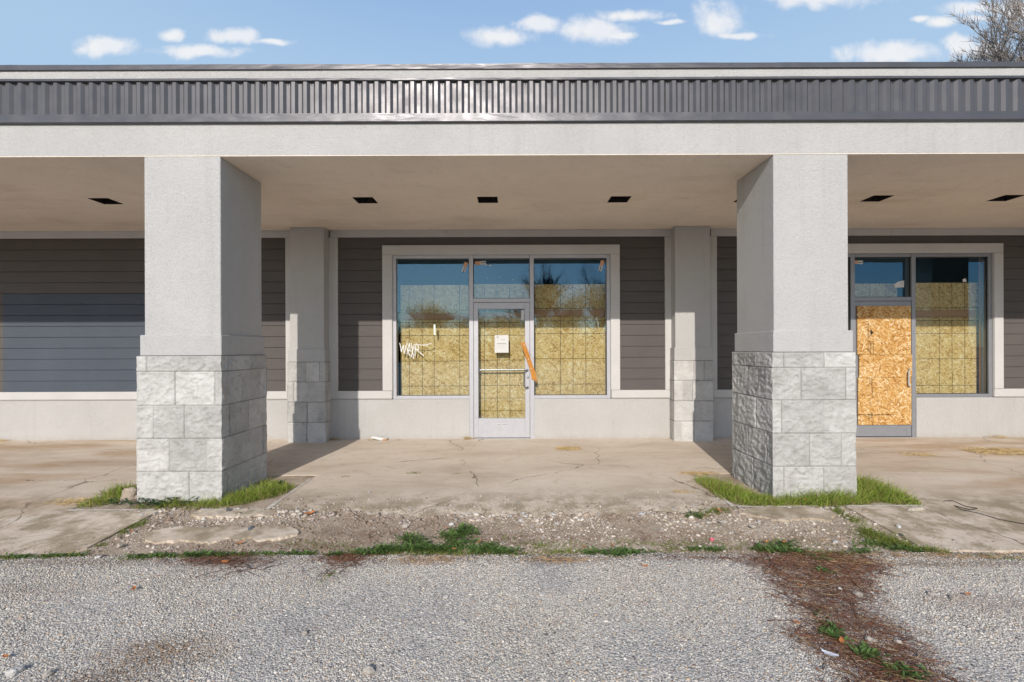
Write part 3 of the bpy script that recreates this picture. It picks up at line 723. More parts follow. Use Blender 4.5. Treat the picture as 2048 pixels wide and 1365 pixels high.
for (px, py) in ((861, 557.5), (868, 703.3), (975, 557), (999.5, 555), (1026, 560)):
    c = P(px, py, GY-0.002); mb = MB(); mb.tube([c, c+Vector((0, 0.0015, 0))], 0.007, 8)
    tag(mb.build('paint_fleck', WHITEPAINT, None, c), 'round white paint fleck on the upper glass of the left storefront', 'paint fleck', 'white flecks on the glass')
# torn orange strip hung across the silver door
y = 7.306
L_ = [(1040.3, 684.5), (1044.5, 695), (1051, 713.5), (1057, 732), (1061.5, 746), (1063.8, 760)]
R_ = [(1049.5, 682.5), (1053.5, 695), (1059.5, 713), (1066, 732), (1071.5, 746), (1073.5, 756)]
mb = MB(); pts = [P(*q, y) for q in L_]+[P(1066.5, 761.5, y), P(1067.5, 759.5, y), P(1073.8, 766.5, y)]+[P(*q, y) for q in R_[::-1]]+[P(1047.3, 686, y), P(1044, 686.2, y)]
mb.prism(pts, (0, 0.006, 0))
for q in ((1048.5, 690.7), (1057.3, 718.8), (1063, 738)):
    c = P(*q, y-0.001); mb.tube([c, c+Vector((0, 0.0008, 0))], 0.007, 8, 1)
so = mb.build('orange_strip', [ORANGE, PAPER], None, P(1057, 720, y))
for v in so.data.vertices:
    t = v.co.z; v.co.y += 0.03*t*t*4-0.010*math.sin(t*9)
tag(so, 'torn orange strip hanging askew across the edge of the silver door', 'strip')
th = MB(); th.tube([P(1056.5, 703, 7.312), P(1059, 705, 7.316), P(1063, 712, 7.322), P(1067.5, 721, 7.328)], 0.0016, 5); th.build('thread', flat('pink_thread', (0.5, 0.18, 0.12)), so, P(1056.5, 703, 7.312))

# ================================================================== THE GROUND
def sheet(name, xs, ys_fn, nv, zfn, mat, thick=0.12, kind='structure', parent=None):
    """slab whose near edge follows ys_fn(x)->(y0,y1); returns object"""
    V = []; F = []; n = len(xs)
    for j in range(nv+1):
        for x in xs:
            a, b = ys_fn(x); y = a+(b-a)*(j/nv)**1.0; V.append((x, y, zfn(x, y)))
    for j in range(nv):
        for i in range(n-1):
            k = j*n+i; F.append((k, k+1, k+n+1, k+n))
    rim = [i for i in range(n)]+[j*n+n-1 for j in range(1, nv+1)]+[nv*n+i for i in range(n-2, -1, -1)]+[j*n for j in range(nv-1, 0, -1)]
    m0 = len(V); V += [(V[r][0], V[r][1], V[r][2]-thick) for r in rim]; k = len(rim)
    for q in range(k): F.append((rim[q], m0+q, m0+(q+1) % k, rim[(q+1) % k]))
    me = bpy.data.meshes.new(name); me.from_pydata(V, [], F); me.materials.append(mat); me.update()
    o = link(name, me, parent)
    if kind: o['kind'] = kind
    return o
def czf(x, y):
    return zg(y)+0.004*nz(x, y, 0, 0.9)+0.0012*nz(x, y, 2, 9)
lin = lambda a, b, s: list(np.linspace(a, b, max(2, int((b-a)/s)+1)))
PIT1, PIT2 = (-4.17, -2.30), (2.085, 3.90)
YJ = 5.36
def front_edge(x):
    e = 4.19+0.13*nz(x, 0, 5, 1.3)+0.10*nz(x, 1, 9, 3.7)+0.06*nz(x, 3, 1, 11)+0.025*nz(x, 7, 1, 30)
    t = min((x-PIT1[1])/0.5, (PIT2[0]-x)/0.5, 1.0)
    return e+0.06*(1-max(t, 0))
def wob(x, s, a=0.004): return a*nz(x, s, 0, 8)
sheet('concrete_walk', lin(XL-6, XR+6, 0.12), lambda x: (YJ+0.0015+wob(x, 1), 7.45), 14, czf, CONC)
sheet('concrete_apron', lin(PIT1[1], PIT2[0], 0.012), lambda x: (front_edge(x), YJ-0.0015+wob(x, 1)), 60,
      lambda x, y: czf(x, y)-0.022*max(0, 1-(y-front_edge(x))/0.16)**2+0.004*nz(x, y, 4, 14)*max(0, 1-(y-front_edge(x))/0.3), CONC)
XJ1, XJ2 = -3.31, 3.10
def jl(y): return XJ1+0.015*nz(y, 1, 1, 3)
sheet('concrete_slab', lin(XL-6, PIT1[0], 0.06), lambda x: (3.42+wob(x, 2, .02), YJ-0.0015), 30, czf, CONC)
def cornerslab(x0, x1, yb, wavy):
    return sheet('concrete_slab', lin(x0, x1, 0.015), lambda x: (3.42+wob(x, 2, .02)+(0.12*wavy*max(0, 1-abs(x-(x1 if wavy > 0 else x0))/0.25)**2), yb), 34, czf, CONC)
cornerslab(PIT1[0]+0.002, XJ1, 4.265, 1)
sheet('concrete_slab', lin(PIT2[1], XR+6, 0.06), lambda x: (3.44+wob(x, 4, .02), YJ-0.0015), 30, czf, CONC)
sheet('concrete_slab', lin(XJ2+0.05, PIT2[1]-0.002, 0.015), lambda x: (3.44+wob(x, 4, .02)+max(0, 0.55*(3.32-x)), 4.30), 34, czf, CONC)
# broken pieces of apron still lying in front of both planting pits
def remnant(x0, x1, ya, yb_, amp, zoff=0.0):
    def fe(x):
        t = min(x-x0, x1-x); r = min(1, t/0.22)
        return (ya+amp*1.6*nz(x, 3, 2, 3)+0.05*nz(x, 5, 5, 11)+0.02*nz(x, 2, 5, 37)+(1-r)**2*(yb_-ya)*0.45, yb_+0.6*amp*nz(x, 9, 2, 4)+0.02*nz(x, 4, 8, 17)-(1-r)**2*(yb_-ya)*0.45)
    return sheet('broken_slab', lin(x0, x1, 0.015), fe, 16, lambda x, y: czf(x, y)+zoff+0.004*nz(x, y, 7, 12), CONC, 0.07)
remnant(-3.05, -1.78, 3.66, 3.90, 0.05, 0.003)
remnant(-2.95, -2.14, 4.12, 4.27, 0.02, 0.004)
remnant(2.10, 2.93, 4.02, 4.29, 0.04, 0.004)
# bright pit kerb edges
LIP = flat('clean_concrete_lip', (0.52, 0.475, 0.41), 0.9, 0.2, 0, 0.25, 22)
def lip(x0, x1, y0, y1):
    mb = MB(); n = 60; pv = None; L = math.hypot(x1-x0, y1-y0); px_, py_ = -(y1-y0)/L, (x1-x0)/L
    for k in range(n+1):
        t = k/n; x = x0+(x1-x0)*t; y = y0+(y1-y0)*t; w = max(0.002, 0.016+0.016*nz(x, y, 3, 4)+0.010*nz(x, y, 1, 25))
        z = czf(x, y)+0.004
        row = [(x-px_*w, y-py_*w, z), (x+px_*w, y+py_*w, z+0.001), (x+px_*w, y+py_*w, z-0.06)]
        if pv: mb.quad(pv[0], row[0], row[1], pv[1]); mb.quad(pv[1], row[1], row[2], pv[2])
        pv = row
    return mb
for i, a in enumerate(((PIT1[0], -3.36, 4.268, 4.262), (-2.93, -2.33, 4.272, 4.27), (PIT1[1]-0.004, PIT1[1]-0.004, 4.27, 5.2), (2.12, 2.88, 4.296, 4.30), (PIT2[0]+0.002, PIT2[0]+0.002, 5.2, 4.30), (3.16, 3.88, 4.30, 4.302))):
    x0, x1, y0, y1 = a
    lip(x0, x1, y0, y1).build('pit_edge', LIP)['kind'] = 'structure'
# ---- stones: thousands of small angular chips joined to the sheet they are bedded in
ICO_V = []
ph = (1+5**0.5)/2
for a in (-1, 1):
    for b in (-ph, ph): ICO_V += [(0, a, b), (a, b, 0), (b, 0, a)]
ICO_V = np.array(ICO_V, float); ICO_V /= np.linalg.norm(ICO_V[0])
def hull_faces():
    F = []; n = 12
    for i in range(n):
        for j in range(i+1, n):
            for k in range(j+1, n):
                if all(abs(np.linalg.norm(ICO_V[p]-ICO_V[q])-1.0515) < 0.02 for p, q in ((i, j), (j, k), (i, k))):
                    nn = np.cross(ICO_V[j]-ICO_V[i], ICO_V[k]-ICO_V[i])
                    F.append((i, j, k) if nn.dot(ICO_V[i]) > 0 else (i, k, j))
    return np.array(F)
ICO_F = hull_faces()
def chips(x, y, z, size, flatn, col, sink=0.3):
    n = len(x)
    rad = NR.uniform(0.72, 1.18, (n, 12, 1)); V = ICO_V[None]*rad
    V = V*np.stack([NR.uniform(.75, 1.35, n), NR.uniform(.7, 1.1, n), NR.uniform(.55, .9, n)*flatn], -1)[:, None, :]
    tl = NR.uniform(-.5, .5, n); c, s = np.cos(tl), np.sin(tl)
    vx, vz = V[..., 0]*c[:, None]-V[..., 2]*s[:, None], V[..., 0]*s[:, None]+V[..., 2]*c[:, None]
    a = NR.uniform(0, 2*np.pi, n); c, s = np.cos(a), np.sin(a)
    wx = vx*c[:, None]-V[..., 1]*s[:, None]; wy = vx*s[:, None]+V[..., 1]*c[:, None]
    V = np.stack([wx, wy, vz], -1)*size[:, None, None]
    V += np.stack([x, y, z+size*flatn*(0.5-sink)], -1)[:, None, :]
    F = (ICO_F[None]+12*np.arange(n)[:, None, None]).reshape(-1, 3)
    C = np.repeat(np.clip(col, 0.01, 0.9), 12, axis=0)
    return V.reshape(-1, 3), F, C
def vnoise(x, y, s, seed=0):
    return np.array([mnoise.noise(Vector((a*s+seed, b*s, seed*1.7))) for a, b in zip(x, y)])
PAL = np.array([(0.48, 0.465, 0.44), (0.41, 0.40, 0.385), (0.33, 0.325, 0.32), (0.24, 0.24, 0.245), (0.55, 0.53, 0.495), (0.44, 0.36, 0.27), (0.34, 0.25, 0.20), (0.11, 0.11, 0.115)])
def palette(n, w): return PAL[NR.choice(len(PAL), n, p=np.array(w)/sum(w))]*np.array((1.17, 1.11, 1.03))*NR.uniform(.85, 1.15, (n, 1))
ZA = -0.074
def aedge(x): return 3.415+0.035*nz(x, 0, 3, 1.4)+0.02*nz(x, 0, 8, 6)
# dust and dirt patches on the asphalt, real stains with their own outlines: (px, py, rx, ry, colour, amount)
STAINS = [(600, 1258, .12, .06, (.21, .14, .085), .85), (890, 1225, .28, .12, (.40, .32, .26), .35), (300, 1310, .36, .16, (.22, .145, .085), .85), (180, 1362, .34, .12, (.20, .14, .09), .8), (60, 1180, .7, .10, (.3, .24, .2), .45),
 (845, 1122, .30, .06, (.34, .21, .11), .8), (1120, 1120, .26, .05, (.40, .27, .16), .95), (460, 1125, .35, .07, (.22, .15, .12), .7), (1980, 1205, .35, .12, (.28, .21, .17), .6), (1900, 1128, .9, .06, (.20, .145, .10), .7), (130, 1125, .8, .06, (.22, .17, .13), .6)]
STP = [(*GP(a, b)[:2], rx, ry, c, k) for a, b, rx, ry, c, k in STAINS]
LIT = [GP(a, b) for a, b in ((1500,1118),(1560,1175),(1600,1215),(1640,1262),(1560,1252),(1680,1330),(1700,1400),(1950,1400),(1880,1345),(1820,1280),(1740,1228),(1740,1180),(1765,1130),(1700,1112),(1600,1110))]
LPX = np.array([p.x for p in LIT]); LPY = np.array([p.y for p in LIT])
def inpoly(x, y):
    r = np.zeros(len(x), bool); j = len(LPX)-1
    for i in range(len(LPX)):
        c = ((LPY[i] > y) != (LPY[j] > y)) & (x < (LPX[j]-LPX[i])*(y-LPY[i])/(LPY[j]-LPY[i]+1e-9)+LPX[i]); r ^= c; j = i
    return r
def soil(x, y, col):
    w = vnoise(x, y, 3.0, 3)*0.45+vnoise(x, y, 11, 5)*0.25
    for (sx, sy, rx, ry, c, k) in STP:
        f = np.clip(1.35-np.hypot((x-sx)/rx, (y-sy)/ry)+w, 0, 1)*k
        f *= NR.random(len(x)) < (0.35+0.65*f)
        col = col*(1-f[:, None])+np.array(c)[None]*f[:, None]*NR.uniform(.7, 1.3, (len(x), 1))
    ip = inpoly(x+w*0.30+NR.normal(0, .04, len(x)), y+w*0.12+NR.normal(0, .02, len(x))); f = ip*(NR.random(len(x)) < np.clip(0.80+1.1*vnoise(x+y*.6, y*1.5, 5.0, 21), 0.25, .97))*0.90
    col = col*(1-f[:, None])+np.array((.17, .085, .05))[None]*f[:, None]*NR.uniform(.6, 1.5, (len(x), 1))
    return col
pt = 0.0094
gx, gy = np.meshgrid(np.arange(-5.4, 5.4, pt), np.arange(1.62, 3.50, pt*0.9)); gx = gx.ravel(); gy = gy.ravel()
gx = gx+NR.uniform(-.5, .5, len(gx))*pt; gy = gy+NR.uniform(-.5, .5, len(gy))*pt
keep = (np.abs(gx) < gy*1.16+1.3) & (NR.random(len(gx)) < 0.93)
ed = np.array([aedge(v) for v in np.linspace(-5.4, 5.4, 541)])
keep &= gy < np.interp(gx, np.linspace(-5.4, 5.4, 541), ed)-0.004
gx, gy = gx[keep], gy[keep]; n = len(gx)
size = np.clip(NR.lognormal(math.log(0.0048), 0.30, n), 0.003, 0.013)
col = palette(n, (30, 28, 18, 7, 12, 7, 3, 1.5))
col *= (1+0.08*vnoise(gx, gy, 1.3, 9))[:, None]
col = soil(gx, gy, col)
sv, sf, sc = chips(gx, gy, np.full(n, ZA)+0.003*vnoise(gx, gy, 2.0, 1), size, 0.60, col, 0.38)
def joined(name, bm_v, bm_f, base_mat, sv, sf, sc, smat):
    """one mesh: a quad sheet plus the chips bedded in it"""
    n0 = len(bm_v); T = []
    for q in bm_f: T += [(q[0], q[1], q[2]), (q[0], q[2], q[3])]
    T = np.array(T); V = np.concatenate([np.array(bm_v), sv]); F = np.concatenate([T, sf+n0])
    C = np.concatenate([np.ones((n0, 3))*0.3, sc])
    o = npmesh(name, V, F, base_mat, C); o.data.materials.append(smat)
    mi = np.concatenate([np.zeros(len(T), np.int32), np.ones(len(sf), np.int32)]); o.data.polygons.foreach_set('material_index', mi); o.data.update()
    o['kind'] = 'structure'; return o
bv = []; bf = []; xs = [-400, -60, -20]+lin(-8, 10, 0.04)+[22, 60, 400]; ysr = [-400, -40, -6, 1.0, 2.0, 2.8, 3.2]
for x in xs:
    e_ = aedge(x) if abs(x) < 19 else 3.41
    for y in ysr: bv.append((x, y, ZA))
    bv.append((x, e_, ZA)); bv.append((x, e_+0.012, ZA-0.05))
m = len(ysr)+2
for i in range(len(xs)-1):
    for j in range(m-1): k = i*m+j; bf.append((k, k+m, k+m+1, k+1))
joined('parking_lot', bv, bf, ASPH, sv, sf, sc, PEBBLE)

# ---- crumbled dirt strip between asphalt and apron (also fills the planting pits)
def dz(x, y):
    return zg(y)-0.015+0.008*nz(x, y, 0, 1.6)+0.008*nz(x, y, 3, 6)+0.004*nz(x, y, 5, 20)
bv = []; bf = []; xs = lin(-6.5, 7.0, 0.03); ys_ = lin(3.30, 5.45, 0.03)
for x in xs:
    for y in ys_: bv.append((x, y, dz(x, y) if y < 4.30 else zg(y)-0.007+0.005*nz(x, y, 3, 6)))
m = len(ys_)
for i in range(len(xs)-1):
    for j in range(m-1): k = i*m+j; bf.append((k, k+m, k+m+1, k+1))
n = 56000
x = NR.uniform(-3.6, 3.7, n); y = 3.36+(NR.random(n)**0.9)*1.02
size = np.clip(NR.pareto(2.4, n)*0.0028+0.0026, 0.0026, 0.022)
fe = np.array([front_edge(v) if PIT1[1] < v < PIT2[0] else 4.3 for v in x]); ok = y < fe+0.03*(NR.random(n)); 
for (a, b, c, e_) in ((-3.0, -1.83, 3.69, 3.87), (-2.9, -2.2, 4.14, 4.27), (2.15, 2.88, 4.05, 4.28)):
    ok &= ~((x > a) & (x < b) & (y > c) & (y < e_) & (NR.random(n) < .93))
x, y, size, fe = x[ok], y[ok], size[ok], fe[ok]; n = len(x)
# bigger rubble close to the broken apron edge
near = np.clip(1-(fe-y)/0.35, 0, 1); size *= (0.8+0.7*near)
RP = np.array([(0.56, 0.50, 0.43), (0.46, 0.385, 0.31), (0.36, 0.28, 0.215), (0.58, 0.53, 0.47), (0.26, 0.20, 0.16), (0.42, 0.42, 0.42)])
col = RP[NR.choice(6, n, p=(.26, .24, .2, .08, .16, .06))]*NR.uniform(.82, 1.18, (n, 1))
dk = np.clip((vnoise(x, y, 2.1, 12)-0.05)*2.2, 0, .7)[:, None]; col = col*(1-dk)+np.array((.22, .16, .12))*dk
zz = np.array([dz(a, b) for a, b in zip(x, y)])
sv1, sf1, sc1 = chips(x, y, zz, size, 0.8, col, 0.25)
# crumbs broken off the apron, lying on its front margin
n = 7500; x3 = NR.uniform(PIT1[1]+.02, PIT2[0]-.02, n); fe3 = np.array([front_edge(v) for v in x3]); y3 = fe3+NR.exponential(0.15, n)
z3 = np.array([czf(a, b)-0.022*max(0, 1-(b-c)/0.16)**2+0.001 for a, b, c in zip(x3, y3, fe3)])
s3 = np.clip(NR.pareto(2.6, n)*.0022+.0018, .0018, .014); c3_ = RP[NR.choice(6, n)]*NR.uniform(.6, 1.05, (n, 1))
sv3, sf3, sc3 = chips(x3, y3, z3, s3, 0.8, c3_, 0.2)
sf1 = np.concatenate([sf1, sf3+len(sv1)]); sv1 = np.concatenate([sv1, sv3]); sc1 = np.concatenate([sc1, sc3])
# fine grit lying on the slabs' front margins and drifting over the asphalt edge
n = 6000; x2 = NR.uniform(-6, 6, n); y2 = 3.32+NR.exponential(0.10, n); s2 = NR.uniform(.0018, .0055, n)
ok = y2 < 4.2; x2, y2, s2 = x2[ok], y2[ok], s2[ok]; n = len(x2)
c2 = RP[NR.choice(6, n)]*NR.uniform(.6, 1.0, (n, 1))
z2 = np.array([max(dz(a, b), zg(b)+0.002 if (a < XJ1 or a > 3.3) and b > 3.44 else -1) if b > 3.42 else ZA+0.003 for a, b in zip(x2, y2)])
sv2, sf2, sc2 = chips(x2, y2, z2, s2, 0.8, c2, 0.2)
joined('dirt_strip', bv, bf, DIRT, np.concatenate([sv1, sv2]), np.concatenate([sf1, sf2+len(sv1)]), np.concatenate([sc1, sc2]), PEBBLE)
# far land beyond the lot
mb = MB(); mb.quad((-2500, -2500, -0.35), (2500, -2500, -0.35), (2500, 2500, -0.35), (-2500, 2500, -0.35)); mb.build('terrain', EARTH)['kind'] = 'structure'

# ================================================================== PLANTS
class Strips:
    """many thin leaf-like strips gathered in one mesh, each with its own tone"""
    def __init__(s): s.v = []; s.f = []; s.c = []
    def blade(s, p, d, L, w, bend, col, seg=3, side=None):
        p = Vector(p); d = Vector(d).normalized()
        sd = side or d.cross(Vector((R.uniform(-1, 1), R.uniform(-1, 1), 0.3))).normalized()
        pv = None; q = p.copy(); dd = d.copy()
        for k in range(seg+1):
            t = k/seg; ww = w*(1-t)**0.6 if t < 1 else w*0.12
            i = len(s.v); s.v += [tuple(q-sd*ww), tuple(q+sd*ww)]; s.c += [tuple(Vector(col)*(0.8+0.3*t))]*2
            if pv is not None: s.f.append((pv, pv+1, i+1, i))
            pv = i; dd = (dd+Vector((bend[0], bend[1], bend[2]))/seg).normalized(); q = q+dd*(L/seg)
    def leaf(s, p, d, L, w, col, lobes=4):
        """pinnate weed leaf: a midrib with pairs of lobes"""
        p = Vector(p); d = Vector(d).normalized(); sd = d.cross(Vector((0, 0, 1))).normalized()
        if sd.length < 0.1: sd = Vector((1, 0, 0))
        up = sd.cross(d)
        for k in range(lobes):
            t = (k+0.5)/lobes; c = p+d*(L*t)+Vector((0, 0, -0.35*L*t*t)); ww = w*(1-abs(t-0.45)*1.1); l = L/lobes*0.85
            for sg in (-1, 1):
                i = len(s.v); o = sd*sg
                s.v += [tuple(c-d*l*0.5), tuple(c+o*ww*0.75-d*l*0.25+up*ww*0.2), tuple(c+o*ww+d*l*0.45+up*ww*0.12), tuple(c+d*l*0.5)]
                cc = tuple(Vector(col)*R.uniform(.82, 1.15)); s.c += [cc]*4; s.f.append((i, i+1, i+2, i+3))
    def build(s, name, mat, origin=(0, 0, 0)):
        return npmesh(name, np.array(s.v), np.array(s.f), mat, np.array(s.c), None, origin)
def gcol(a, b): t = R.random(); return tuple(x+(y-x)*t for x, y in zip(a, b))
GRN_A, GRN_B = (0.14, 0.23, 0.025), (0.44, 0.53, 0.10)
def grass_patch(pit, spots, n, label):
    s = Strips(); tot = sum(q[3] for q in spots)
    for (cx, cy, r, wgt, h) in spots:
        for _ in range(int(n*wgt/tot)):
            for _t in range(5):
                a = R.uniform(0, 6.283); rr = r*math.sqrt(R.random()); x = cx+rr*math.cos(a)*1.5; y = cy+rr*math.sin(a)
                if pit[0]-0.05 < x < pit[1]+0.03 and 4.22 < y < 5.3: break
            hh = h*R.choice((.7, .9, 1.0, 1.0))*R.uniform(.5, 1.4)*(1-0.45*(rr/r)**2)
            col = gcol(GRN_A, GRN_B)
            if R.random() < 0.17: col = gcol((0.34, 0.27, 0.10), (0.42, 0.34, 0.16))
            dr = (R.uniform(-.55, .55), R.uniform(-.6, .35), 1)
            s.blade((x, y, zg(y)-0.012), dr, hh, R.uniform(.0016, .0034), (R.uniform(-.9, .9), R.uniform(-.9, .5), R.uniform(-.8, .05)), col, 4)
        # dead thatch underneath
    for (cx, cy, r, wgt, h) in spots:
        for _ in range(int(90*wgt)):
            a = R.uniform(0, 6.283); rr = r*1.1*math.sqrt(R.random()); x = cx+rr*math.cos(a)*1.5; y = max(4.23, cy+rr*math.sin(a))
            s.blade((x, y, zg(y)+R.uniform(0.0, .015)), (R.uniform(-1, 1), R.uniform(-1, 1), .2), R.uniform(.03, .08), .0015, (0, 0, -.3), gcol((.30, .20, .09), (.45, .34, .18)), 2)
    return s
sp1 = []
for (px, py, r, w, h) in ((185,1008,.10,.5,.07),(215,1000,.13,1,.10),(240,985,.13,1.3,.13),(262,990,.10,.6,.08),(300,1012,.10,.6,.06),(345,1010,.10,.7,.10),(400,1010,.11,.9,.08),(445,1006,.13,1.3,.11),(480,1000,.14,1.6,.12),(510,992,.15,1.8,.13),(535,985,.14,1.6,.13),(555,978,.12,1.1,.11),(540,968,.09,.6,.09)):
    g_ = GP(px, py); sp1.append((g_.x, g_.y, r, w, h))
s = grass_patch(PIT1, sp1, 5200, '')
for (px, py) in ((230,1010),(255,1014),(285,1010),(318,1013),(340,1010),(352,1006),(370,1012),(300,1016),(560,972)):
    g_ = GP(px, py)
    for _ in range(26):
        a = R.uniform(0, 6.283); s.leaf((g_.x+R.uniform(-.06, .06), g_.y+R.uniform(-.03, .03), zg(g_.y)+R.uniform(.0, .05)), (math.cos(a), math.sin(a), R.uniform(.2, .9)), R.uniform(.04, .09), R.uniform(.008, .015), gcol((.035, .075, .03), (.08, .14, .06)), 5)
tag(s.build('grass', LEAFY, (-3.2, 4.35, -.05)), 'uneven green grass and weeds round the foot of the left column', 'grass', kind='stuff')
sp2 = []
for (px, py, r, w, h) in ((1412,965,.12,1.0,.10),(1435,978,.15,1.7,.13),(1462,990,.16,1.8,.13),(1495,1000,.15,1.6,.11),(1530,1004,.14,1.2,.09),(1570,1003,.14,1.3,.10),(1610,1002,.15,1.7,.15),(1650,1000,.16,1.9,.17),(1690,998,.16,1.9,.16),(1725,992,.18,2.2,.17),(1755,988,.18,2.0,.16),(1785,998,.14,1.3,.12),(1808,1005,.10,.7,.08),(1735,970,.14,1.2,.14)):
    g_ = GP(px, py); sp2.append((g_.x, g_.y, r, w, h))
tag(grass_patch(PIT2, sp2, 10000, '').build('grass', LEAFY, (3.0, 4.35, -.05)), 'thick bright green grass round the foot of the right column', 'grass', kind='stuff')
# weeds along the asphalt seam and the joints
W = Strips()
DKA, DKB = (0.055, 0.115, 0.028), (0.19, 0.29, 0.085)
YGA, YGB = (0.12, 0.16, 0.025), (0.30, 0.34, 0.08)
def wz(x, y):
    if y < 3.41: return ZA
    return max(dz(x, y), zg(y)-0.02)
def weed(px, py, n, rx, ry, h, kind):
    g_ = GP(px, py)
    n = int(n*1.1); h *= 1.05
    for _ in range(n):
        x = g_.x+R.gauss(0, rx); y = g_.y+R.gauss(0, ry); z = wz(x, y); a = R.uniform(0, 6.283)
        if kind == 'd': W.leaf((x, y, z+R.uniform(0, h*.6)), (math.cos(a), math.sin(a), R.uniform(.1, 1.0)), R.uniform(.5, 1.15)*(0.028+h*0.5), R.uniform(.005, .011), gcol(DKA, DKB), R.choice((4, 5)))
        else:
            W.blade((x, y, z), (R.uniform(-.9, .9), R.uniform(-.9, .6), .8), R.uniform(.4, 1.1)*h+.012, R.uniform(.0014, .003), (R.uniform(-.8, .8), R.uniform(-.8, .4), -.5), gcol(YGA, YGB), 3)
def line(pts, per, n, rx, ry, h, kind, jit=8):
    for (a, b), (c, d_) in zip(pts, pts[1:]):
        k = max(1, int(abs(math.hypot(c-a, d_-b))/per))
        for i in range(k):
            if R.random() < .22: continue
            t = (i+R.random())/k; weed(a+(c-a)*t, b+(d_-b)*t+R.uniform(-jit, jit)*.3, int(n*R.uniform(.3, 1.5))+1, rx, ry, h*R.uniform(.6, 1.3), kind)
line([(0, 1117), (80, 1114), (165, 1110)], 9, 16, .03, .010, .025, 'd'); line([(0, 1117), (165, 1110)], 7, 14, .03, .012, .03, 'g')
line([(175, 1100), (215, 1082)], 10, 14, .02, .010, .025, 'g'); line([(235, 1068), (262, 1055), (285, 1045), (300, 1035)], 6, 26, .02, .014, .035, 'g')
line([(250, 1117), (345, 1113)], 7, 26, .025, .012, .035, 'd'); line([(365, 1115), (480, 1108)], 7, 24, .03, .012, .035, 'd'); line([(480, 1110), (640, 1104)], 7, 16, .03, .010, .03, 'd'); line([(250, 1117), (640, 1106)], 10, 12, .03, .012, .03, 'g')
line([(600, 1080), (700, 1085)], 10, 10, .05, .03, .02, 'g')
line([(655, 1112), (690, 1108)], 8, 26, .02, .010, .035, 'd')
line([(712, 1108), (760, 1104), (830, 1098), (900, 1100), (980, 1103), (1040, 1106)], 6, 44, .035, .018, .05, 'd'); line([(712, 1106), (1040, 1106)], 8, 14, .04, .015, .035, 'g')
for q in ((905,1075,150,.05,.03,.075),(930,1068,150,.05,.03,.08),(915,1090,140,.07,.03,.06),(830,1085,110,.06,.03,.06),(815,1080,60,.04,.02,.07),(770,1098,90,.05,.02,.06),(975,1098,110,.05,.02,.07),(860,1098,110,.07,.02,.07)): weed(*q, 'd')
line([(1040, 1106), (1165, 1100)], 7, 22, .04, .016, .03, 'g'); weed(1080, 1090, 60, .05, .05, .04, 'g'); weed(1015, 1075, 30, .05, .02, .03, 'g')
line([(1170, 1104), (1225, 1106), (1290, 1105)], 6, 34, .03, .014, .045, 'd'); weed(1235, 1112, 60, .04, .016, .04, 'd')
line([(1240, 1080), (1330, 1088)], 12, 9, .05, .02, .022, 'g')
line([(1300, 1098), (1480, 1098)], 9, 14, .04, .014, .025, 'g'); line([(1380, 1097), (1450, 1100)], 8, 16, .03, .010, .03, 'd')
line([(1500, 1095), (1700, 1108)], 7, 24, .04, .02, .035, 'g'); line([(1520, 1100), (1600, 1105)], 6, 44, .035, .018, .05, 'd'); weed(1570, 1092, 100, .06, .02, .06, 'd'); weed(1720, 1105, 70, .05, .014, .04, 'd')
line([(1668, 1018), (1690, 1030), (1720, 1048), (1745, 1065), (1790, 1082), (1840, 1098), (1895, 1106)], 6, 34, .03, .02, .045, 'g')
for q in ((1750,1072,240,.07,.05,.06,'g'),(1770,1085,240,.09,.03,.055,'g'),(1730,1062,120,.04,.03,.05,'g'),(1800,1096,90,.06,.014,.04,'d'),(1750,1088,60,.08,.02,.04,'d'),(1845,1103,50,.05,.01,.03,'d')): weed(*q)
line([(1930, 1110), (2048, 1120)], 14, 12, .03, .012, .025, 'g')
weed(1395, 1032, 80, .05, .02, .05, 'd'); weed(1425, 1022, 150, .07, .02, .05, 'g'); weed(1440, 1018, 70, .04, .012, .05, 'g')
for q in ((1647,1143,40,.03,.02,.03,'d'),(1640,1118,30,.04,.02,.03,'d'),(1660,1268,60,.03,.02,.03,'d'),(1668,1275,50,.02,.015,.03,'d'),(1655,1250,24,.03,.02,.02,'d'),(1720,1302,60,.03,.02,.03,'d'),(1740,1315,60,.03,.02,.03,'d'),(1790,1340,50,.03,.02,.03,'d'),(1815,1352,80,.04,.02,.03,'d'),(1640,1230,14,.02,.02,.02,'d')): weed(*q)
line([(640, 1165), (670, 1145)], 7, 12, .015, .012, .015, 'g')
line([(1040, 1090), (1300, 1086), (1680, 1088)], 9, 9, .06, .035, .028, 'g'); line([(560, 1085), (720, 1090)], 9, 10, .05, .03, .025, 'g')
line([(600, 1045), (1680, 1060)], 60, 5, .06, .05, .018, 'g')
for (px, py, h) in ((827, 947, .022), (911, 948, .012), (687, 954, .014)):
    g_ = GP(px, py)
    for _ in range(int(2600*h)):
        x = g_.x+R.gauss(0, h*2.4); y = g_.y+R.gauss(0, h*.9); W.blade((x, y, zg(y)), (R.uniform(-1, 1), R.uniform(-1, .6), .7), h*R.uniform(.8, 2.0), .0016, (0, 0, -.5), gcol(YGA, YGB), 2)
tag(W.build('weeds', LEAFY, (0, 3.45, -.08)), 'low green weeds creeping along the cracked seam between asphalt and concrete', 'weeds', kind='stuff')
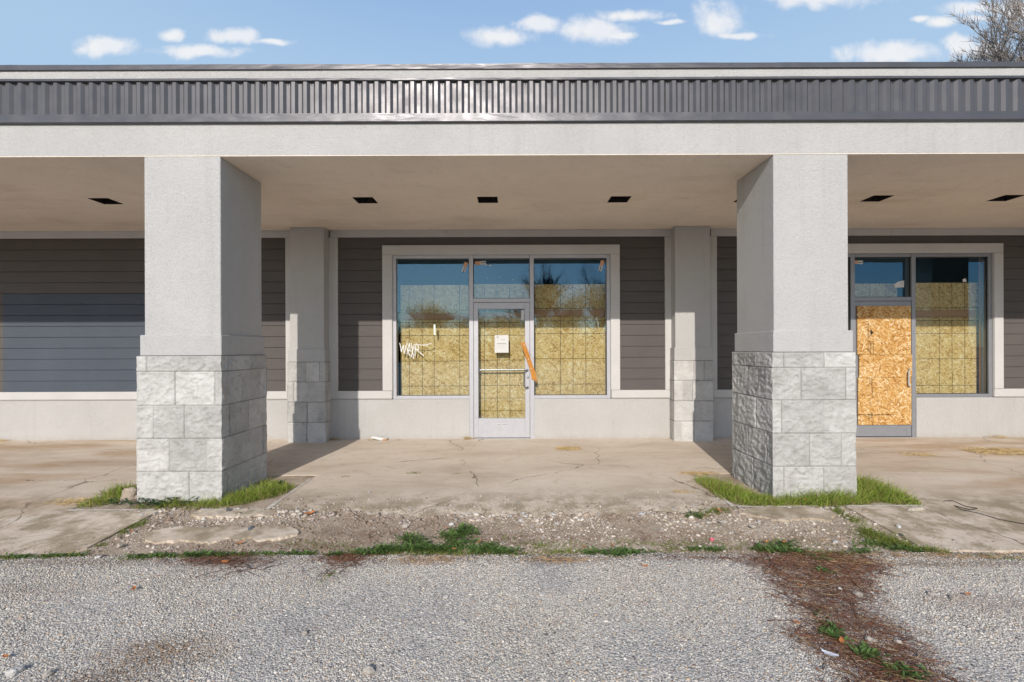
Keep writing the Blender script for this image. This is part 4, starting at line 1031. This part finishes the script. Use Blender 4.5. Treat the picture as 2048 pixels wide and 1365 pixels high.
# brown twig litter
T_ = Strips()
def twigs(n, fn, cols, L=(.02, .09), w=(.0007, .0016), up=.15):
    for _ in range(n):
        x, y = fn(); z = (ZA+0.008 if y < 3.42 else wz(x, y)+0.006)
        a = R.uniform(0, 6.283); T_.blade((x, y, z+R.uniform(0, .006)), (math.cos(a), math.sin(a), R.uniform(0, up)), R.uniform(*L), R.uniform(*w), (R.uniform(-.7, .7), R.uniform(-.7, .7), R.uniform(-.15, .05)), gcol(*cols), 4)
lp = [(a, b) for a, b in zip(NR.uniform(LPX.min(), LPX.max(), 40000), NR.uniform(LPY.min(), LPY.max(), 40000))]
ins = inpoly(np.array([q[0] for q in lp]), np.array([q[1] for q in lp])); lp = [q for q, k in zip(lp, ins) if k]
it = iter(lp*4); BR = ((.085, .035, .02), (.27, .13, .075))
def jitp():
    q = next(it); return q[0]+R.gauss(0, .085), q[1]+R.gauss(0, .04)
twigs(7200, jitp, BR)
twigs(90, jitp, ((.05, .022, .015), (.14, .065, .04)), (.10, .28), (.0016, .0034))
twigs(500, jitp, ((.36, .25, .13), (.48, .36, .21)), (.04, .14))
def blob(px, py, rx, ry):
    g_ = GP(px, py); return lambda: (g_.x+R.gauss(0, rx), g_.y+R.gauss(0, ry))
for a, n in (((445, 1122, .17, .04), 520), ((420, 1150, .16, .07), 50), ((690, 1118, .12, .05), 420), ((760, 1068, .35, .05), 180), ((610, 1092, .25, .04), 160), ((1450, 1118, .30, .02), 160), ((1640, 1112, .22, .03), 260), ((1000, 1075, .6, .07), 220), ((1300, 1070, .6, .07), 220)): twigs(n, blob(*a), BR, (.03, .13))
for a, n in (((1700, 1125, .16, .03), 240), ((1120, 1120, .16, .03), 200), ((1850, 1112, .4, .02), 260), ((850, 1118, .16, .02), 160), ((1560, 1075, .5, .08), 200), ((1400, 1030, .12, .03), 120), ((1980, 1116, .35, .02), 140)): twigs(n, blob(*a), ((.33, .20, .10), (.50, .35, .20)), (.02, .09), (.0008, .002))
for a in ((445, 1122, .14, .03), (480, 1140, .10, .03), (690, 1122, .10, .04), (640, 1145, .12, .03)): twigs(22, blob(*a), ((.06, .025, .017), (.15, .07, .045)), (.10, .24), (.0013, .0028))
tag(T_.build('twig_litter', TWIG, (2, 2.9, -.08)), 'reddish brown twig and needle litter strewn over the asphalt', 'litter', kind='stuff')

# ================================================================== small loose things on the ground
def rock(px, py, size, squash, label, col, cat='stone', group=None, name='stone', sink=0.25, seed=0):
    g_ = GP(px, py); z = g_.z if g_.y > 3.45 else ZA+0.004
    rr = random.Random(seed+int(px)); import bmesh
    bm = bmesh.new(); bmesh.ops.create_icosphere(bm, subdivisions=3, radius=1.0)
    for v in bm.verts:
        c = v.co*1.0; k = 1+0.45*mnoise.noise(c*1.2+Vector((px, py, 0)))+0.16*mnoise.ridged_multi_fractal(c*1.6+Vector((py, px, 0)), 1, 2, 4, 1, 2)-.12
        v.co = Vector((c.x*size[0]*k, c.y*size[1]*k, c.z*size[2]*k))
    me = bpy.data.meshes.new(name); bm.to_mesh(me); bm.free(); me.materials.append(flat(name+'_surface', col, .9, .15, 0, .22, 30))
    o = link(name, me, None, (g_.x, g_.y, z+size[2]*(1-2*sink))); o.rotation_euler.z = rr.uniform(0, 3.1)*squash
    return tag(o, label, cat, group)
rock(262, 1000, (.085, .05, .075), 0, 'large rough tan rock against the left column foot, in the grass', (.33, .27, .21), name='rock', cat='rock')
rock(502, 1058, (.035, .02, .012), 1, 'dark blue-grey chip lying on the broken slab before the left column', (.12, .14, .17))
rock(457, 1023, (.020, .014, .022), 0, 'small dark stone on the pit edge before the left column', (.10, .10, .10))
rock(1833, 1021, (.075, .02, .016), 0, 'long pale stone chip on the slab right of the right column', (.44, .39, .32))
rock(1797, 1055, (.018, .014, .016), 1, 'small white stone on the middle of the right slab', (.5, .5, .49))
rock(1803, 1071, (.02, .012, .008), 1, 'flat dark chip on the right slab beside the weeds', (.10, .10, .09))
for i, (px, py, r) in enumerate(((892, 1196, .013), (925, 1246, .014), (737, 1344, .022), (1083, 1190, .013), (811, 1054, .026), (96, 1350, .016), (28, 1347, .022), (610, 1268, .012), (1716, 1191, .020), (1864, 1190, .018), (1907, 1198, .016), (1447, 1047, .024), (1740, 1283, .018), (1795, 1286, .016), (1680, 1180, .012), (1505, 1055, .018), (197, 1116, .018), (240, 1093, .018))):
    rock(px, py, (r*1.2, r, r*.7), 1, 'pale loose pebble lying on the weathered ground', R.choice([(.40, .36, .31), (.34, .30, .26), (.46, .44, .41)]), group='pale loose pebbles')
rock(1424, 1081, (.014, .012, .012), 1, 'bright pink scrap on the rubble before the right column', (.70, .12, .17), cat='scrap', name='pink_scrap')
rock(903, 1050, (.020, .012, .012), 1, 'white scrap at the top of the largest weed clump', (.55, .55, .53), cat='scrap', name='white_scrap')
# flattened plastic
def bent(px, py, L, w, ang, col, name, label, cat, group=None, curl=.25, pts=None, lift=.004):
    g_ = GP(px, py); z = (g_.z if g_.y > 3.45 else ZA+.008)+lift; mb = MB(); a = math.radians(ang); n = 8; rows = []
    for k in range(n+1):
        t = k/n-.5; ww = w*(0.25+0.75*math.sin(math.pi*(k+.6)/(n+1.2)))
        c = Vector((g_.x+math.cos(a)*L*t, g_.y+math.sin(a)*L*t, z+curl*L*(t*t)*1.2+R.uniform(0, .002)))
        nn = Vector((-math.sin(a), math.cos(a), 0))*ww*R.uniform(.85, 1.1)
        rows.append((c-nn+Vector((0, 0, curl*w*.6)), c, c+nn+Vector((0, 0, curl*w*.9))))
    for p, q in zip(rows, rows[1:]):
        mb.quad(p[0], q[0], q[1], p[1]); mb.quad(p[1], q[1], q[2], p[2])
    o = mb.build(name, col, None, (g_.x, g_.y, z)); so_ = o.modifiers.new('thickness', 'SOLIDIFY'); so_.thickness = .0012
    return tag(o, label, cat, group)
bent(1660, 1312, .07, .014, -35, flat('dull_plastic', (.58, .60, .66), .35, .5), 'plastic_scrap', 'crushed pale grey plastic tube on the twig litter', 'plastic scrap')
bent(1868, 1192, .055, .010, -25, PAPER, 'plastic_scrap', 'slim white scrap on the asphalt right of the litter strip', 'plastic scrap')
LEAF_M = flat('dry_leaf', (.42, .16, .055), .7, .2, 0, .35, 60)
for (px, py, L, where) in ((619, 1029, .09, 'd'), (958, 1092, .045, 'w'), (909, 1107, .03, 'w'), (891, 1064, .03, 'w'), (1168, 1102, .03, 'w'), (1225, 1098, .03, 'w'), (1290, 1135, .04, 'a'), (12, 1317, .035, 'a'), (268, 1181, .05, 'a'), (1935, 1192, .04, 'a'), (1594, 1249, .035, 'a'), (1683, 1287, .05, 'a'), (1533, 1092, .04, 'w'), (1568, 1093, .04, 'w'), (1610, 1007, .05, 'w'), (1599, 1173, .03, 'a'), (450, 1127, .05, 'a'), (480, 1088, .05, 'd'), (263, 1064, .04, 'd'), (1440, 1028, .05, 'w')):
    bent(px, py, L, L*.24, R.uniform(-60, 60), LEAF_M, 'dry_leaf', {'d': 'dry orange-brown leaf on the crumbled dirt', 'w': 'dry orange-brown leaf caught in the green weeds', 'a': 'dry orange-brown leaf lying on the grey asphalt'}[where], 'leaf', 'fallen dry leaves', .45, lift=.004 if where != 'w' else .03)
# white splintered trim piece by the wall
g_ = GP(757, 881); mb = MB()
mb.prism([(g_.x-.12, g_.y, .055), (g_.x-.10, g_.y, .085), (g_.x+.13, g_.y-.03, .05), (g_.x+.15, g_.y-.05, .022), (g_.x+.06, g_.y-.05, .022)], (0.01, .06, .0))
mb.prism([(g_.x+.07, g_.y-.055, .022), (g_.x+.15, g_.y-.055, .022), (g_.x+.15, g_.y-.055, .05), (g_.x+.08, g_.y-.055, .045)], (0, .06, 0), 1)
tag(mb.build('broken_trim', [PAPER, LUMBER], None, (g_.x, g_.y, .02)), 'splintered white wood piece on the walk below the scrawled window', 'wood scrap')
bent(757, 870, .05, .018, 20, flat('brown_leaf', (.22, .10, .05)), 'dry_leaf', 'curled dark brown leaf perched on the splintered white wood', 'leaf', None, .7, lift=.075)
# dry straw
STRAW = ((.42, .29, .13), (.62, .47, .25))
def straw(px, py, rx, ry, n, label, h=.012, L=(.03, .10)):
    s = Strips(); g_ = GP(px, py)
    for _ in range(n):
        q1, q2 = max(-1.9, min(1.9, R.gauss(0, 1))), max(-1.9, min(1.9, R.gauss(0, 1))); x = g_.x+q1*rx*.5; y = min(g_.y+q2*ry*.5, 7.27); a = R.gauss(0, .7)+(math.pi if R.random() < .5 else 0)
        s.blade((x, y, zg(y)+R.uniform(.003, h)), (math.cos(a), math.sin(a), R.uniform(0, .25)), R.uniform(*L), R.uniform(.0012, .0026), (R.uniform(-.3, .3), R.uniform(-.3, .3), -.15), gcol(*STRAW), 3)
    return tag(s.build('straw_pile', TWIG, tuple(g_)), label, 'straw')
straw(1137, 898, .18, .12, 420, 'thin scatter of dry straw on the walk right of the silver door')
straw(2000, 905, .42, .20, 1500, 'largest pile of golden straw on the walk at the far right', .03)
straw(1838, 910, .25, .09, 160, 'faint wisp of straw on the walk before the boarded door')
straw(1400, 948, .22, .07, 200, 'dry grass wisps in the joint left of the right column')
straw(150, 1005, .26, .10, 260, 'brown needle straw beside the grass left of the left column')
straw(765, 873, .09, .03, 60, 'dead leaf crumbs at the foot of the wall below the scrawled window')
straw(668, 880, .10, .03, 90, 'dead leaf crumbs in the shaded corner right of the left pilaster', .03)
straw(938, 874, .05, .02, 70, 'dry grass tuft at the left foot of the silver door frame', .05)
straw(2000, 877, .14, .03, 90, 'dry grass tuft at the wall foot under the far right window', .05)
straw(10, 882, .10, .03, 60, 'dry grass crumbs at the wall foot at the far left', .03)
straw(1365, 985, .10, .04, 40, 'few dry stalks on the apron left of the right column')
# black wire
mb = MB(); wp = [GP(a, b) for a, b in ((1888, 1004), (1905, 1004), (1930, 1013), (1955, 1019), (1940, 1023), (1908, 1012), (1925, 1022), (1960, 1030), (2000, 1040), (2060, 1052), (2110, 1060))]
mb.tube([p+Vector((0, 0, .008+.006*math.sin(i*2.1))) for i, p in enumerate(wp)], .0032, 5)
tag(mb.build('black_wire', BLACK, None, tuple(wp[0])), 'loose black wire snaking over the right slab', 'wire')

# ================================================================== TREES
def tree(base, H, spread, levels, seed, tone, label, group=None, kids=(4, 4, 4, 4), trunk_h=.35, thin=1.0, lf=(.52, .8), tr_=.022):
    rr = random.Random(seed); base = Vector(base); root = empty('bare_tree', base)
    tr = dict(v=[], f=[], c=[]); tw = dict(v=[], f=[], c=[])
    def seg(dst, a, b, ra, rb, n):
        t = (b-a); t = t.normalized() if t.length > 1e-6 else Vector((0, 0, 1))
        u = t.cross(Vector((.3, .8, .1))).normalized(); w = t.cross(u); i = len(dst['v'])
        for p, r_ in ((a, ra), (b, rb)):
            for k in range(n): q = 2*math.pi*k/n; dst['v'].append(tuple(p+(u*math.cos(q)+w*math.sin(q))*r_))
        for k in range(n): dst['f'].append((i+k, i+(k+1) % n, i+n+(k+1) % n, i+n+k))
        c = tuple(Vector(tone)*rr.uniform(.75, 1.25)); dst['c'] += [c]*(2*n)
    def branch(p, d, L, r, lev):
        n = 4 if lev < 2 else 3; dst = tr if lev < 2 else tw; sides = 6 if lev < 2 else 3; pts = [p]
        q = p.copy(); dd = d.copy()
        for k in range(n):
            dd = (dd+Vector((rr.gauss(0, .13), rr.gauss(0, .13), rr.gauss(.05, .08)))).normalized(); q = q+dd*(L/n); pts.append(q.copy())
        for k in range(n): seg(dst, pts[k], pts[k+1], r*(1-.55*k/n), r*(1-.55*(k+1)/n), sides)
        if lev >= levels: return
        for k in range(kids[min(lev, len(kids)-1)]):
            t = rr.uniform(.35 if lev else .55, 1.0); i = min(n-1, int(t*n)); s_ = pts[i].lerp(pts[i+1], t*n-i)
            ax = Vector((rr.gauss(0, 1), rr.gauss(0, 1), rr.gauss(0, .35))).normalized()
            nd = (dd*rr.uniform(.55, 1.0)+ax*spread*rr.uniform(.6, 1.1)+Vector((0, 0, .12))).normalized()
            branch(s_, nd, L*rr.uniform(*lf), max(r*rr.uniform(.38, .55), .006*thin), lev+1)
    branch(base, Vector((0, 0, 1)), H*trunk_h, H*tr_, 0)
    npmesh('trunk', np.array(tr['v']), np.array(tr['f']), BARK, np.array(tr['c']), root, base)
    npmesh('crown', np.array(tw['v']), np.array(tw['f']), BARK, np.array(tw['c']), root, base)
    return tag(root, label, 'tree', group)
tree((27.6, 20.0, -.3), 18.0, .62, 5, 5, (.34, .30, .275), 'dense bare grey tree rising behind the roof at the right', kids=(26, 9, 8, 6, 6), trunk_h=.60, thin=1.5, lf=(.40, .60), tr_=.012)
for i, (x, y, H, sp_, sd, lab) in enumerate(((-9.6, -36, 7.2, 1.0, 1, 'broad bare tree reflected in the scrawled left pane'), (9.6, -36, 10.6, .85, 2, 'tallest bare tree reflected at the right end of the clean pane'),
    (2.4, -37, 10.2, .5, 3, 'narrow upright bare tree reflected beside the door mullion'), (5.6, -34, 7.4, .9, 4, 'bushy bare tree reflected in the middle of the clean pane'), (-4.4, -40, 6.2, .9, 6, 'low bare tree reflected at the right end of the scrawled pane'),
    (-0.6, -38, 6.4, .9, 7, 'low bare tree reflected in the pane above the silver door'), (-14.5, -36, 6.6, .9, 8, 'low bare tree reflected at the left edge of the scrawled pane'), (14, -40, 8, .9, 9, 'bare tree reflected behind the tallest one in the clean pane'))):
    tree((x, y, ZA), H, sp_, 4, 40+sd, (.11, .08, .055), lab, 'bare trees across the lot', kids=(10, 7, 6, 5), trunk_h=.45, thin=2.4)

# far-off wood: one mass of bare brush along the far side of the lot, seen mirrored in the glass
BRU = Strips()
for _ in range(9000):
    x = R.uniform(-48, 48); y = -46+R.gauss(0, 1.6); h = (4.7+1.6*nz(x, 0, 0, .12)+1.0*nz(x, 4, 0, .5))*R.uniform(.5, 1.15)
    BRU.blade((x, y, ZA-.02), (R.gauss(0, .25), R.gauss(0, .2), 1), h, R.uniform(.02, .06), (R.uniform(-.6, .6), 0, .2), gcol((.05, .035, .025), (.14, .095, .06)), 4)
    if R.random() < .8:
        BRU.blade((x+R.gauss(0, .3), y, h*R.uniform(.3, .8)), (R.choice((-1, 1))*R.uniform(.4, 1.2), R.gauss(0, .3), .9), h*R.uniform(.25, .5), R.uniform(.012, .035), (0, 0, .3), gcol((.05, .035, .025), (.14, .095, .06)), 3)
tag(BRU.build('far_wood', TWIG, (0, -46, ZA)), 'line of bare brown brush mirrored low in the storefront glass', 'brush', kind='stuff')
